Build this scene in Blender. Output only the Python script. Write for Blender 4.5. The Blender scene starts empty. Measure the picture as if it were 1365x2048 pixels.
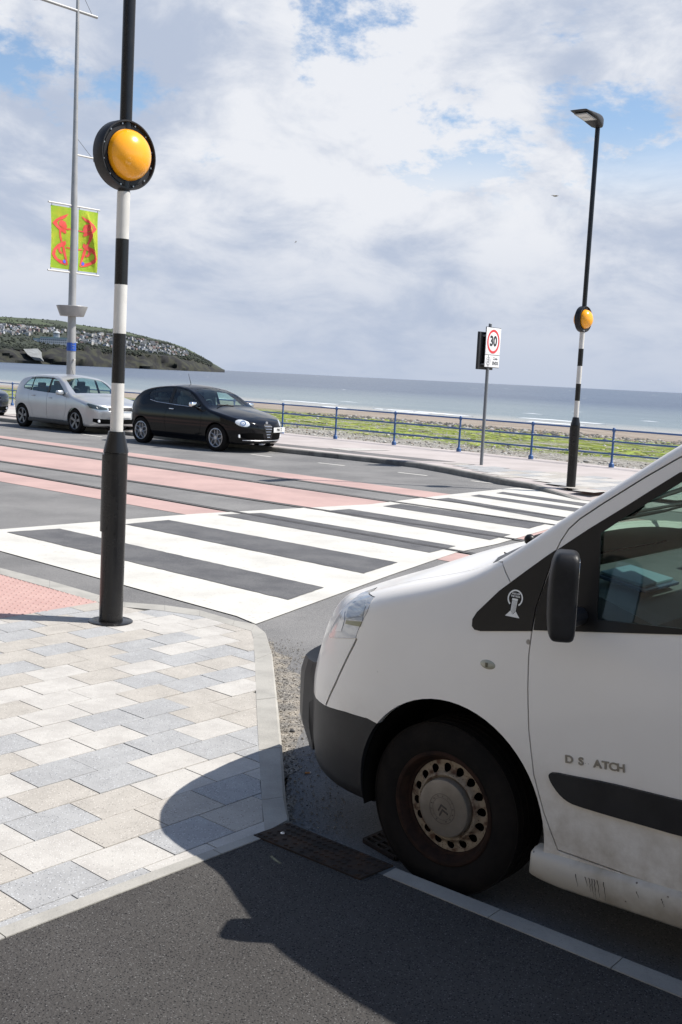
import bpy, bmesh, math, random
import numpy as np
from mathutils import Vector, Matrix
from mathutils.bvhtree import BVHTree
from mathutils.geometry import tessellate_polygon

random.seed(7)
rad = math.radians
S = bpy.context.scene
COL = S.collection

# ------------------------------------------------------------------ camera
FPX, CAMH, ROLL = 2200.0, 1.88, rad(2.83)          # focal length in pixels of a 1365 px wide picture
PITCH = math.atan(271.3 / FPX)
fw = Vector((0, math.cos(PITCH), -math.sin(PITCH)))
rt = Vector((1, 0, 0)); up0 = rt.cross(fw)
r2 = math.cos(ROLL) * rt + math.sin(ROLL) * up0
u2 = -math.sin(ROLL) * rt + math.cos(ROLL) * up0
CAM = Vector((0, 0, CAMH))
cd = bpy.data.cameras.new('camera'); cam = bpy.data.objects.new('camera', cd); COL.objects.link(cam)
M = Matrix((r2, u2, -fw)).transposed().to_4x4(); M.translation = CAM
cam.matrix_world = M
cd.sensor_fit = 'VERTICAL'; cd.sensor_height = 36.0; cd.lens = 36.0 * FPX / 2048.0
cd.clip_start = 0.05; cd.clip_end = 80000
S.camera = cam

def ray(px, py):
    return ((px - 682.5) / FPX * r2 - (py - 1024) / FPX * u2 + fw)
def G(px, py, z=0.0):
    d = ray(px, py); t = (z - CAMH) / d.z
    return CAM + t * d
def onplane(px, py, p0, n):
    d = ray(px, py); t = (Vector(p0) - CAM).dot(n) / d.dot(n)
    return CAM + t * d
def proj(p):
    v = Vector(p) - CAM; k = v.dot(fw)
    return (682.5 + FPX * v.dot(r2) / k, 1024 - FPX * v.dot(u2) / k)
def zat(base, py):
    "height above the ground at which a vertical line over base meets image row py"
    lo, hi = -1.0, 40.0
    for _ in range(50):
        m = (lo + hi) / 2
        if proj((base[0], base[1], m))[1] > py: lo = m
        else: hi = m
    return lo

# ------------------------------------------------------------------ sky and sun
SUN_EL = rad(52.3)
sdir = Vector((math.cos(SUN_EL), 0.0, math.sin(SUN_EL)))   # towards the sun
sl = bpy.data.lights.new('sun', 'SUN'); sl.energy = 4.6; sl.angle = rad(0.5); sl.color = (1.0, 0.955, 0.89)
so = bpy.data.objects.new('sun', sl); COL.objects.link(so)
so.rotation_euler = sdir.to_track_quat('Z', 'Y').to_euler(); so.location = sdir * 50
W = bpy.data.worlds.new('World'); S.world = W; W.use_nodes = True
CLO, CHI = 0.405, 0.50; BIGO = (21.7, 9.9, 3.6); TEXO = (15.3, 2.2, 5.0)
def world():
    nt = W.node_tree; N = nt.nodes; L = nt.links; N.clear()
    def nd(t, **k):
        n = N.new(t)
        for a, b in k.items(): setattr(n, a, b)
        return n
    sky = nd('ShaderNodeTexSky'); sky.sky_type = 'NISHITA'; sky.sun_disc = False
    sky.sun_elevation = SUN_EL; sky.sun_rotation = math.atan2(sdir.x, sdir.y)
    sky.air_density = 1.0; sky.dust_density = 0.6; sky.ozone_density = 2.0
    bg1 = nd('ShaderNodeBackground'); bg1.inputs[1].default_value = 0.105
    L.new(sky.outputs[0], bg1.inputs[0])
    tc = nd('ShaderNodeTexCoord'); sep = nd('ShaderNodeSeparateXYZ'); L.new(tc.outputs['Generated'], sep.inputs[0])
    def math_(op, a, b=None, c=None):
        m = nd('ShaderNodeMath', operation=op)
        for i, v in enumerate((a, b, c)):
            if v is None: continue
            if isinstance(v, (int, float)): m.inputs[i].default_value = v
            else: L.new(v, m.inputs[i])
        return m.outputs[0]
    z = sep.outputs[2]
    cmb = nd('ShaderNodeCombineXYZ'); L.new(sep.outputs[0], cmb.inputs[0]); L.new(sep.outputs[1], cmb.inputs[1]); L.new(math_('MULTIPLY', math_('POWER', math_('MAXIMUM', z, 0.0), 0.8), 1.7), cmb.inputs[2])
    def noise(scale, det, rough, dist, off, sx=1.0, sy=1.0):
        mp = nd('ShaderNodeMapping'); mp.inputs['Location'].default_value = off; mp.inputs['Scale'].default_value = (sx, sy, 1)
        L.new(cmb.outputs[0], mp.inputs[0])
        n = nd('ShaderNodeTexNoise'); n.inputs['Scale'].default_value = scale; n.inputs['Detail'].default_value = det
        n.inputs['Roughness'].default_value = rough; n.inputs['Distortion'].default_value = dist
        L.new(mp.outputs[0], n.inputs['Vector']); return n.outputs[0]
    def ramp(v, a, b, smooth=True):
        m = nd('ShaderNodeMapRange'); m.interpolation_type = 'SMOOTHSTEP' if smooth else 'LINEAR'
        m.inputs[1].default_value = a; m.inputs[2].default_value = b; L.new(v, m.inputs[0]); return m.outputs[0]
    big = noise(5.2, 10, 0.64, 0.15, BIGO)
    cover = ramp(big, CLO, CHI)
    cover = math_('MAXIMUM', cover, ramp(z, 0.23, 0.14))
    cover = math_('MULTIPLY', cover, ramp(z, 0.70, 0.40))
    cover = math_('MULTIPLY', cover, ramp(sep.outputs[1], -0.10, 0.35))
    tex = noise(9.0, 10, 0.62, 0.35, TEXO)
    tex2 = noise(3.4, 5, 0.5, 0.2, (5.0, 1.5, 2.6))
    t = math_('ADD', math_('MULTIPLY', tex, 0.45), math_('MULTIPLY', tex2, 0.65))
    lit = ramp(t, 0.45, 0.64)
    upw = ramp(z, -0.02, 0.17)
    lit = math_('ADD', math_('MULTIPLY', lit, math_('ADD', math_('MULTIPLY', upw, 0.80), 0.20)), math_('MULTIPLY', upw, 0.06))
    cc = nd('ShaderNodeMix', data_type='RGBA'); L.new(lit, cc.inputs[0])
    cc.inputs[6].default_value = (0.315, 0.365, 0.465, 1); cc.inputs[7].default_value = (0.575, 0.59, 0.625, 1)
    bg2 = nd('ShaderNodeBackground'); bg2.inputs[1].default_value = 0.98; L.new(cc.outputs[2], bg2.inputs[0])
    mx = nd('ShaderNodeMixShader'); L.new(cover, mx.inputs[0]); L.new(bg1.outputs[0], mx.inputs[1]); L.new(bg2.outputs[0], mx.inputs[2])
    out = nd('ShaderNodeOutputWorld'); L.new(mx.outputs[0], out.inputs[0])
world()
S.view_settings.view_transform = 'Standard'; S.view_settings.look = 'None'
S.view_settings.exposure = 0.58; S.view_settings.gamma = 1
S.render.engine = 'CYCLES'; S.cycles.max_bounces = 7; S.cycles.transparent_max_bounces = 12
S.render.resolution_x = 682; S.render.resolution_y = 1024

# ------------------------------------------------------------------ materials
MATS = {}
def mat(name, col, rough=0.6, metal=0.0, col2=None, nscale=8.0, ndet=6, lo=0.4, hi=0.6, bump=0.0, bscale=None,
        spec=0.5, speck=None, coat=0.0, stretch=None, transmission=0.0, alpha=None, dirt=None, rvar=0.0):
    """procedural principled material: two colours mixed by noise, optional specks, dirt and bump (object space, metres)"""
    if name in MATS: return MATS[name]
    m = bpy.data.materials.new(name); m.use_nodes = True; nt = m.node_tree; N = nt.nodes; L = nt.links
    b = N['Principled BSDF']
    b.inputs['Roughness'].default_value = rough; b.inputs['Metallic'].default_value = metal
    b.inputs['Specular IOR Level'].default_value = spec; b.inputs['Coat Weight'].default_value = coat
    b.inputs['Coat Roughness'].default_value = 0.05
    b.inputs['Transmission Weight'].default_value = transmission
    tc = N.new('ShaderNodeTexCoord'); vec = tc.outputs['Object']
    if stretch:
        mp = N.new('ShaderNodeMapping'); mp.inputs['Scale'].default_value = stretch; L.new(vec, mp.inputs[0]); vec = mp.outputs[0]
    def noise(s, d=ndet, r=0.6):
        n = N.new('ShaderNodeTexNoise'); n.inputs['Scale'].default_value = s; n.inputs['Detail'].default_value = d
        n.inputs['Roughness'].default_value = r; L.new(vec, n.inputs['Vector']); return n.outputs[0]
    def mr(v, a, c):
        k = N.new('ShaderNodeMapRange'); k.inputs[1].default_value = a; k.inputs[2].default_value = c; L.new(v, k.inputs[0]); return k.outputs[0]
    def mix(f, a, c):
        k = N.new('ShaderNodeMix'); k.data_type = 'RGBA'
        if isinstance(f, float): k.inputs[0].default_value = f
        else: L.new(f, k.inputs[0])
        for i, v in ((6, a), (7, c)):
            if isinstance(v, tuple): k.inputs[i].default_value = (*v[:3], 1)
            else: L.new(v, k.inputs[i])
        return k.outputs[2]
    cur = tuple(col)
    if col2 is not None: cur = mix(mr(noise(nscale), lo, hi), cur, tuple(col2))
    if speck:                                            # (colour, scale, threshold)
        for sc_, s_, th in (speck if isinstance(speck, list) else [speck]):
            v = N.new('ShaderNodeTexVoronoi'); v.inputs['Scale'].default_value = s_; L.new(vec, v.inputs['Vector'])
            w = N.new('ShaderNodeTexWhiteNoise'); L.new(v.outputs['Position'], w.inputs['Vector'])
            g = N.new('ShaderNodeMath'); g.operation = 'LESS_THAN'; g.inputs[1].default_value = th * 2; L.new(w.outputs[0], g.inputs[0])
            dd = N.new('ShaderNodeMapRange'); dd.inputs[1].default_value = .42; dd.inputs[2].default_value = .26; L.new(v.outputs['Distance'], dd.inputs[0])
            mu2 = N.new('ShaderNodeMath'); mu2.operation = 'MULTIPLY'; L.new(g.outputs[0], mu2.inputs[0]); L.new(dd.outputs[0], mu2.inputs[1])
            cur = mix(mu2.outputs[0], cur, tuple(sc_))
    if dirt:                                             # (colour, scale, lo, hi, zlo, zhi): dirt under height zhi (object space)
        dc, ds, dl, dh, z0, z1 = dirt
        sp = N.new('ShaderNodeSeparateXYZ'); L.new(tc.outputs['Object'], sp.inputs[0])
        k = mr(sp.outputs[2], z1, z0)
        mu = N.new('ShaderNodeMath'); mu.operation = 'MULTIPLY'; L.new(k, mu.inputs[0]); L.new(mr(noise(ds, 8, 0.7), dl, dh), mu.inputs[1])
        cur = mix(mu.outputs[0], cur, tuple(dc))
    if isinstance(cur, tuple): b.inputs['Base Color'].default_value = (*cur[:3], 1)
    else: L.new(cur, b.inputs['Base Color'])
    if rvar:
        k = N.new('ShaderNodeMapRange'); k.inputs[1].default_value = 0.3; k.inputs[2].default_value = 0.7
        k.inputs[3].default_value = max(0.02, rough - rvar); k.inputs[4].default_value = rough + rvar
        L.new(noise(6, 4), k.inputs[0]); L.new(k.outputs[0], b.inputs['Roughness'])
    if bump:
        bn = N.new('ShaderNodeBump'); bn.inputs['Strength'].default_value = 1.0; bn.inputs['Distance'].default_value = bump
        L.new(noise(bscale or nscale * 4, 5), bn.inputs['Height']); L.new(bn.outputs[0], b.inputs['Normal'])
    MATS[name] = m
    return m

M_asph_road = mat('asphalt_carriageway', (0.150, 0.148, 0.146), 0.95, col2=(0.225, 0.220, 0.213), nscale=0.8, ndet=9, lo=0.33, hi=0.67, bump=0.005, bscale=110, spec=0.12,
                  speck=[((0.29, 0.285, 0.275), 120, 0.13), ((0.075, 0.075, 0.076), 140, 0.16)])
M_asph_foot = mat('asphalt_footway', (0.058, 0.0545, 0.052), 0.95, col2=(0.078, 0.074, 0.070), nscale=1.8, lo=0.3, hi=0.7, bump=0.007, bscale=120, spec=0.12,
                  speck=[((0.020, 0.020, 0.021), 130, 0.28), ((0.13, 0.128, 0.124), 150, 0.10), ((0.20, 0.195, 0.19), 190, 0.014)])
M_asph_far = mat('asphalt_promenade', (0.135, 0.13, 0.13), 0.9, col2=(0.16, 0.155, 0.15), nscale=0.8, bump=0.003, bscale=90, spec=0.3)
M_asph_bar = mat('asphalt_dark_bar', (0.090, 0.090, 0.094), 0.85, col2=(0.125, 0.124, 0.125), nscale=2.2, bump=0.004, bscale=110, spec=0.3,
                 speck=[((0.17, 0.165, 0.16), 95, 0.10), ((0.035, 0.035, 0.037), 120, 0.15)])
M_grit = mat('gutter_grit', (0.30, 0.265, 0.215), 0.95, col2=(0.16, 0.15, 0.135), nscale=9, lo=0.35, hi=0.6, bump=0.01, bscale=80,
             speck=[((0.42, 0.39, 0.34), 70, 0.14), ((0.06, 0.055, 0.05), 60, 0.12)])
M_red = mat('red_surfacing', (0.46, 0.32, 0.29), 0.9, col2=(0.35, 0.245, 0.225), nscale=0.9, ndet=9, lo=0.38, hi=0.72, bump=0.003, bscale=90, spec=0.25,
            speck=((0.36, 0.22, 0.20), 120, 0.08))
M_mark = mat('road_paint_white', (0.54, 0.525, 0.48), 0.75, col2=(0.42, 0.405, 0.37), nscale=1.7, ndet=10, lo=0.46, hi=0.78, bump=0.002, bscale=50, spec=0.3,
             speck=[((0.36, 0.345, 0.32), 60, 0.03), ((0.44, 0.42, 0.38), 22, 0.04)])
M_rail = mat('rail_steel', (0.13, 0.12, 0.112), 0.45, 0.4, col2=(0.09, 0.08, 0.075), nscale=5, bump=0.001, bscale=60)
M_kerb = mat('kerb_concrete', (0.36, 0.345, 0.31), 0.85, col2=(0.27, 0.26, 0.235), nscale=5, lo=0.4, hi=0.7, bump=0.002, bscale=70, speck=((0.22, 0.215, 0.20), 240, 0.07))
M_kerb_old = mat('kerb_weathered', (0.20, 0.195, 0.18), 0.9, col2=(0.11, 0.105, 0.10), nscale=3, lo=0.4, hi=0.6, bump=0.004, bscale=30)
SPK = [((0.13, 0.13, 0.135), 150, 0.035), ((0.62, 0.61, 0.58), 200, 0.07)]
M_sl = {
    'w': mat('slab_white', (0.46, 0.44, 0.405), 0.85, col2=(0.395, 0.375, 0.345), nscale=6, bump=0.0015, bscale=130, speck=SPK[1:] + [((0.30, 0.29, 0.27), 120, 0.05)]),
    'c': mat('slab_cream', (0.40, 0.372, 0.33), 0.85, col2=(0.35, 0.325, 0.288), nscale=6, bump=0.0015, bscale=130, speck=[((0.20, 0.185, 0.165), 130, 0.09), ((0.58, 0.55, 0.50), 140, 0.07)]),
    'g': mat('slab_grey', (0.345, 0.345, 0.34), 0.85, col2=(0.30, 0.30, 0.297), nscale=6, bump=0.0015, bscale=130, speck=[((0.10, 0.105, 0.115), 150, 0.07), ((0.52, 0.53, 0.54), 140, 0.08)]),
}
M_joint = mat('slab_joint', (0.13, 0.125, 0.11), 0.95, col2=(0.075, 0.07, 0.06), nscale=14)
M_tact = mat('tactile_red', (0.42, 0.265, 0.235), 0.85, col2=(0.46, 0.30, 0.265), nscale=5, bump=0.002, bscale=90)
M_pinkpave = mat('promenade_blockwork', (0.43, 0.385, 0.365), 0.9, col2=(0.37, 0.33, 0.31), nscale=0.9, bump=0.003, bscale=20)
M_iron = mat('cast_iron_rust', (0.035, 0.029, 0.026), 0.8, 0.2, spec=.2, col2=(0.075, 0.045, 0.03), nscale=9, lo=0.45, hi=0.7, bump=0.004, bscale=40)
M_blackpaint = mat('black_gloss_paint', (0.010, 0.010, 0.011), 0.25, spec=.35, col2=(0.014, 0.0135, 0.0135), nscale=3, bump=0.0008, bscale=14, rvar=0.06)
M_whitepaint = mat('white_post_paint', (0.62, 0.60, 0.56), 0.35, col2=(0.54, 0.52, 0.48), nscale=3, coat=0.3)
M_blackplastic = mat('black_plastic', (0.013, 0.013, 0.014), 0.45, spec=.3, bump=0.0006, bscale=200, col2=(0.028, 0.028, 0.03), nscale=4)
M_amber = mat('amber_globe', (0.98, 0.40, 0.012), 0.22, coat=0.4, spec=0.5)
M_greysteel = mat('grey_painted_steel', (0.36, 0.355, 0.35), 0.45, 0.2, col2=(0.30, 0.30, 0.295), nscale=2)
M_darksteel = mat('dark_grey_steel', (0.13, 0.135, 0.14), 0.5, 0.3)
M_blue = mat('blue_railing_paint', (0.028, 0.085, 0.235), 0.4, col2=(0.05, 0.11, 0.25), nscale=3, coat=0.2)
M_bluewrap = mat('blue_band', (0.02, 0.08, 0.35), 0.45)
M_sign = mat('sign_white', (0.72, 0.72, 0.72), 0.4)
M_signred = mat('sign_red', (0.58, 0.035, 0.04), 0.4)
M_signblack = mat('sign_black', (0.02, 0.02, 0.022), 0.5)
M_signgrey = mat('sign_grey', (0.22, 0.22, 0.23), 0.5)

# ------------------------------------------------------------------ object helpers
def thing(name, label, cat, loc=(0, 0, 0), rotz=0.0, group=None):
    o = bpy.data.objects.new(name, None); COL.objects.link(o); o.empty_display_size = 0.3
    o.location = loc; o.rotation_euler = (0, 0, rotz); o['label'] = label; o['category'] = cat
    if group: o['group'] = group
    return o
def finish(me, m, smooth=True, angle=32):
    if m is not None:
        for k in (m if isinstance(m, (list, tuple)) else [m]): me.materials.append(k)
    if smooth:
        me.shade_smooth(); me.set_sharp_from_angle(angle=rad(angle))
    return me
def link(name, me, parent=None, **props):
    o = bpy.data.objects.new(name, me); COL.objects.link(o)
    if parent is not None: o.parent = parent
    for k, v in props.items(): o[k] = v
    return o
def obj(name, bm, m, parent=None, smooth=True, angle=32, **props):
    me = bpy.data.meshes.new(name); bm.normal_update(); bm.to_mesh(me); bm.free()
    finish(me, m, smooth, angle)
    return link(name, me, parent, **props)
def box(bm, c, s, rot=None, bev=0.0, mi=0):
    r = bmesh.ops.create_cube(bm, size=1.0); vs = r['verts']
    bmesh.ops.scale(bm, vec=s, verts=vs)
    if bev:
        es = list({e for v in vs for e in v.link_edges})
        rr = bmesh.ops.bevel(bm, geom=es, offset=bev, segments=2, profile=0.6, affect='EDGES')
        vs = list({v for f in rr['faces'] for v in f.verts} | {v for v in vs if v.is_valid})
    if rot is not None: bmesh.ops.rotate(bm, cent=(0, 0, 0), matrix=rot, verts=vs)
    bmesh.ops.translate(bm, vec=c, verts=vs)
    if mi:
        for f in {f for v in vs for f in v.link_faces}: f.material_index = mi
    return vs
def tube(bm, a, b, r, r1=None, n=16, caps=True):
    a = Vector(a); b = Vector(b); d = b - a; r1 = r if r1 is None else r1
    q = d.to_track_quat('Z', 'Y').to_matrix()
    ra = [bm.verts.new(a + q @ Vector((r * math.cos(2 * math.pi * i / n), r * math.sin(2 * math.pi * i / n), 0))) for i in range(n)]
    rb = [bm.verts.new(b + q @ Vector((r1 * math.cos(2 * math.pi * i / n), r1 * math.sin(2 * math.pi * i / n), 0))) for i in range(n)]
    for i in range(n): bm.faces.new((ra[i], ra[(i + 1) % n], rb[(i + 1) % n], rb[i]))
    if caps: bm.faces.new(ra[::-1]); bm.faces.new(rb)
def lathe(bm, prof, axis='z', n=32, centre=(0, 0, 0), mi=None):
    """prof = [(r, h)...] turned about an axis; r may be 0 at the ends"""
    rings = []
    for r, h in prof:
        ring = []
        for i in range(n):
            a = 2 * math.pi * i / n; x, y = r * math.cos(a), r * math.sin(a)
            p = {'z': (x, y, h), 'y': (x, h, y), 'x': (h, x, y)}[axis]
            ring.append(p)
        rings.append([bm.verts.new(Vector(p) + Vector(centre)) for p in (ring if r > 1e-6 else ring[:1])])
    for k in range(len(rings) - 1):
        A, B = rings[k], rings[k + 1]
        for i in range(n):
            j = (i + 1) % n
            q = [A[i % len(A)], A[j % len(A)], B[j % len(B)], B[i % len(B)]]
            u = []
            for v in q:
                if v not in u: u.append(v)
            if len(u) >= 3:
                try: f = bm.faces.new(u)
                except ValueError: continue
                if mi: f.material_index = mi[k]
def ngon_faces(bm, pts, mi=0):
    vs = [bm.verts.new(p) for p in pts]
    tr = tessellate_polygon([[Vector(p) for p in pts]])
    for t in tr:
        try: bm.faces.new([vs[i] for i in t]).material_index = mi
        except ValueError: pass
    return vs
def area2(poly): return sum(poly[i][0] * poly[(i + 1) % len(poly)][1] - poly[(i + 1) % len(poly)][0] * poly[i][1] for i in range(len(poly))) / 2
def slab_poly(bm, poly, z0, z1, mi=0):
    """extruded closed polygon in the ground plane, poly = [(x, y)...]"""
    poly = [(p[0], p[1]) for p in poly]
    if area2(poly) < 0: poly = poly[::-1]
    n = len(poly)
    lo = [bm.verts.new((x, y, z0)) for x, y in poly]; hi = [bm.verts.new((x, y, z1)) for x, y in poly]
    for i in range(n): bm.faces.new((lo[i], lo[(i + 1) % n], hi[(i + 1) % n], hi[i])).material_index = mi
    for t in tessellate_polygon([[Vector((x, y, 0)) for x, y in poly]]):
        a, b, c = t
        ar = (poly[b][0] - poly[a][0]) * (poly[c][1] - poly[a][1]) - (poly[c][0] - poly[a][0]) * (poly[b][1] - poly[a][1])
        if ar < 0: b, c = c, b
        try:
            bm.faces.new((hi[a], hi[b], hi[c])).material_index = mi
            bm.faces.new((lo[a], lo[c], lo[b])).material_index = mi
        except ValueError: pass
def sheet(name, poly, z, m, **props):
    bm = bmesh.new(); poly = [(p[0], p[1]) for p in poly]
    if area2(poly) < 0: poly = poly[::-1]
    ngon_faces(bm, [(x, y, z) for x, y in poly])
    for f in bm.faces:
        f.normal_update()
        if f.normal.z < 0: f.normal_flip()
    return obj(name, bm, m, None, False, kind='structure', **props)
def text_mesh(s, size, ext=0.0005, align='CENTER', bold=0.0):
    c = bpy.data.curves.new('t', 'FONT'); c.body = s; c.size = size; c.extrude = ext; c.align_x = align; c.align_y = 'CENTER'; c.offset = bold
    o = bpy.data.objects.new('t', c); COL.objects.link(o)
    me = bpy.data.meshes.new_from_object(o.evaluated_get(bpy.context.evaluated_depsgraph_get()))
    bpy.data.objects.remove(o); bpy.data.curves.remove(c)
    return me
def put_text(bm, s, size, mtx, ext=0.0005, align='CENTER', bold=0.0, mi=0, sx=1.0):
    me = text_mesh(s, size, ext, align, bold); me.transform(Matrix.Diagonal((sx, 1, 1, 1))); me.transform(mtx)
    n = len(bm.faces); bm.from_mesh(me); bm.faces.ensure_lookup_table()
    for f in bm.faces[n:]: f.material_index = mi
    bpy.data.meshes.remove(me)
def frame(o, ex, ey, ez):
    m = Matrix((Vector(ex), Vector(ey), Vector(ez))).transposed().to_4x4(); m.translation = Vector(o); return m

# ------------------------------------------------------------------ the ground (road frame: U runs along the road, NN out to sea)
RA = rad(-41.0)
U = Vector((math.cos(RA), math.sin(RA), 0)); NN = Vector((-U.y, U.x, 0))
def ab(a, b, z=0.0):
    p = U * a + NN * b; return Vector((p.x, p.y, z))
def line(p, q):                                          # extends a line traced on the ground plane
    p, q = Vector(p[:2]), Vector(q[:2]); return p, (q - p).normalized()
def strip(l1, l2, t0=-60, t1=40):
    (p, d), (q, e) = l1, l2
    return [p + d * t0, p + d * t1, q + e * t1, q + e * t0]
def isect(l1, l2):
    (p, d), (q, e) = l1, l2
    den = d.x * e.y - d.y * e.x; w = q - p
    return p + d * ((w.x * e.y - w.y * e.x) / den)
def gl(x0, y0, x1, y1, z=0.0): return line(G(x0, y0, z), G(x1, y1, z))
ZF = 0.07                                                # near footway level

fence_l = line(G(666, 877.9, .1), G(1218, 935.1, .1))
bm = bmesh.new(); ngon_faces(bm, [ab(-160, -45), ab(120, -45), ab(120, 19.4), ab(-160, 19.4)])
road = obj('road', bm, M_asph_road, None, False, kind='structure')
# red surfacing of the tram reservation
r1 = gl(0, 877.5, 640, 967.5); rr2 = gl(0, 890, 640, 983); r3 = gl(0, 923, 640, 1020.5); r4 = gl(0, 942, 640, 1054.7)
bm = bmesh.new()
def addpoly(bm, poly, z, mi=0):
    poly = [(p[0], p[1]) for p in poly]
    if area2(poly) < 0: poly = poly[::-1]
    vs = ngon_faces(bm, [(x, y, z) for x, y in poly], mi)
for a, b in ((gl(0, 871.5, 640, 954.9), gl(0, 876.5, 640, 966)), (gl(0, 892, 640, 985), gl(0, 921.5, 640, 1018)), (gl(0, 944, 640, 1057.5), gl(0, 963, 375, 1030))):
    addpoly(bm, strip(a, b, -14, 22), 0.004)
bmesh.ops.recalc_face_normals(bm, faces=bm.faces)
obj('tramway_surface', bm, M_red, None, False, kind='structure')
# zebra crossing: white thermoplastic with bars of bare asphalt
zl = [G(*p) for p in ((-120, 1070), (0, 1060), (394, 1028.5), (741, 1009.5), (890, 991), (1022, 977))]
rl = line(G(780, 1152), G(995, 1089))
farline = gl(1048, 979, 1183, 996)
rfar = isect(rl, farline)
rlp = [G(*p) for p in ((512, 1250), (780, 1152), (870, 1121), (914, 1106), (995, 1089))]
nearline = gl(0, 1103, 474, 1234)
wl0 = isect(nearline, line(G(-120, 1070), G(0, 1060)))
zpoly = [wl0] + zl[1:] + [G(1040, 976.5), rfar] + rlp[::-1] + [G(474, 1234)]
bm = bmesh.new(); addpoly(bm, zpoly, 0.008); bmesh.ops.recalc_face_normals(bm, faces=bm.faces)
obj('zebra_crossing_paint', bm, M_mark, None, False, kind='structure')
def hid(p0, p1, ofs):                                    # run a bar on to the far edge line behind the van
    l = gl(*p0, *p1); q = isect(l, rl); return q - l[1] * ofs
bars = [
    [G(14, 1066), G(119.5, 1059), G(648.5, 1177.4), G(577, 1202)],
    [G(250, 1050), G(337.5, 1041.6), G(796, 1127), G(728, 1149)],
    [G(436, 1031), G(522.7, 1027.5), G(912, 1094), G(860, 1107)],
    [G(648.5, 1023.6), G(698.6, 1019.5), G(1022, 1070.9), G(980.5, 1081.5)],
    [G(766.4, 1013.6), G(801.8, 1008.9), hid((801.8, 1008.9), (1099.8, 1050.9), .2), hid((766.4, 1013.6), (1080, 1062), .2)],
    [G(874, 999.3), G(896.7, 997), hid((896.7, 997), (1125.6, 1034.8), .2), hid((874, 999.3), (1110, 1042), .2)],
    [G(941.8, 992.9), G(958, 990.3), hid((958, 990.3), (1151, 1017), .2), hid((941.8, 992.9), (1140, 1023), .2)],
    [G(993, 987.4), G(1006, 984.8), hid((1006, 984.8), (1169, 1007.4), .2), hid((993, 987.4), (1160, 1012.5), .2)],
]
rg_ = random.Random(17)
def ragged(q, amp=.0055, step=.07):
    out = []
    for i in range(len(q)):
        a, b = Vector(q[i][:2]), Vector(q[(i + 1) % len(q)][:2]); L_ = (b - a).length; n = max(1, int(L_ / step)); d = (b - a) / max(L_, 1e-6); n_ = Vector((-d.y, d.x))
        for k in range(n): out.append(a + (b - a) * (k / n) + n_ * (rg_.uniform(-amp, amp) if k else 0))
    return out
bm = bmesh.new()
for q in bars: addpoly(bm, ragged(q), 0.012)
bmesh.ops.recalc_face_normals(bm, faces=bm.faces)
obj('crossing_bars_asphalt', bm, M_asph_bar, None, False, kind='structure')
# rails with their flange grooves
M_gro = mat('rail_groove', (0.012, 0.011, 0.01), 0.9)
def off(l, d):
    p, e = l; return p + Vector((-e.y, e.x)) * d, e
for l in (r1, rr2, r3, r4):
    bm = bmesh.new()
    addpoly(bm, strip(off(l, -.050), off(l, -.014)), 0.016, 0)
    addpoly(bm, strip(off(l, -.014), off(l, .014)), 0.0155, 1)
    addpoly(bm, strip(off(l, .014), off(l, .028)), 0.016, 0)
    bmesh.ops.recalc_face_normals(bm, faces=bm.faces)
    obj('tram_rail', bm, [M_rail, M_gro], None, False, kind='structure')
# parking bay marks by the far kerb
bm = bmesh.new()
for (x0, y0, x1, y1) in ((502, 908.9, 543, 914), (636.7, 925.7, 689.7, 931.6), (797, 945, 855, 951.7), (943, 962, 987.5, 967), (165, 868.5, 205, 874), (390, 896, 420, 900)):
    l = gl(x0, y0, x1, y1); a, b = Vector(G(x0, y0)[:2]), Vector(G(x1, y1)[:2]); n_ = Vector((-l[1].y, l[1].x)) * .05
    addpoly(bm, [a - n_, b - n_, b + n_, a + n_], 0.004)
bmesh.ops.recalc_face_normals(bm, faces=bm.faces)
obj('bay_markings', bm, M_mark, None, False, kind='structure')

# ---- near footway: paving slabs, kerb, asphalt
kerb_out = [G(x, y, ZF * .8) for x, y in ((-400, 1035), (0, 1137), (100, 1163), (200, 1192), (250, 1206), (330, 1212), (400, 1222), (470, 1243), (510, 1251), (532, 1268), (545, 1310), (555, 1400), (565, 1500), (572, 1600), (579, 1645))]
kerb_in = [G(x, y, ZF) for x, y in ((-400, 1047), (0, 1148), (100, 1176), (190, 1203), (250, 1214), (330, 1222), (400, 1232), (465, 1251), (503, 1262), (507, 1275), (510, 1320), (513, 1400), (518, 1500), (524, 1600), (530, 1665))]
edgeL_o = gl(0, 1880, 522, 1678, ZF); edgeL_i = gl(0, 1857, 512, 1668, ZF)
edgeR_t = gl(787, 1735.6, 1365, 1964, ZF); edgeR_b = gl(766, 1750, 1365, 1996, ZF)
corner = isect(edgeL_o, edgeR_b); corner_i = isect(edgeL_i, edgeR_t)
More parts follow.
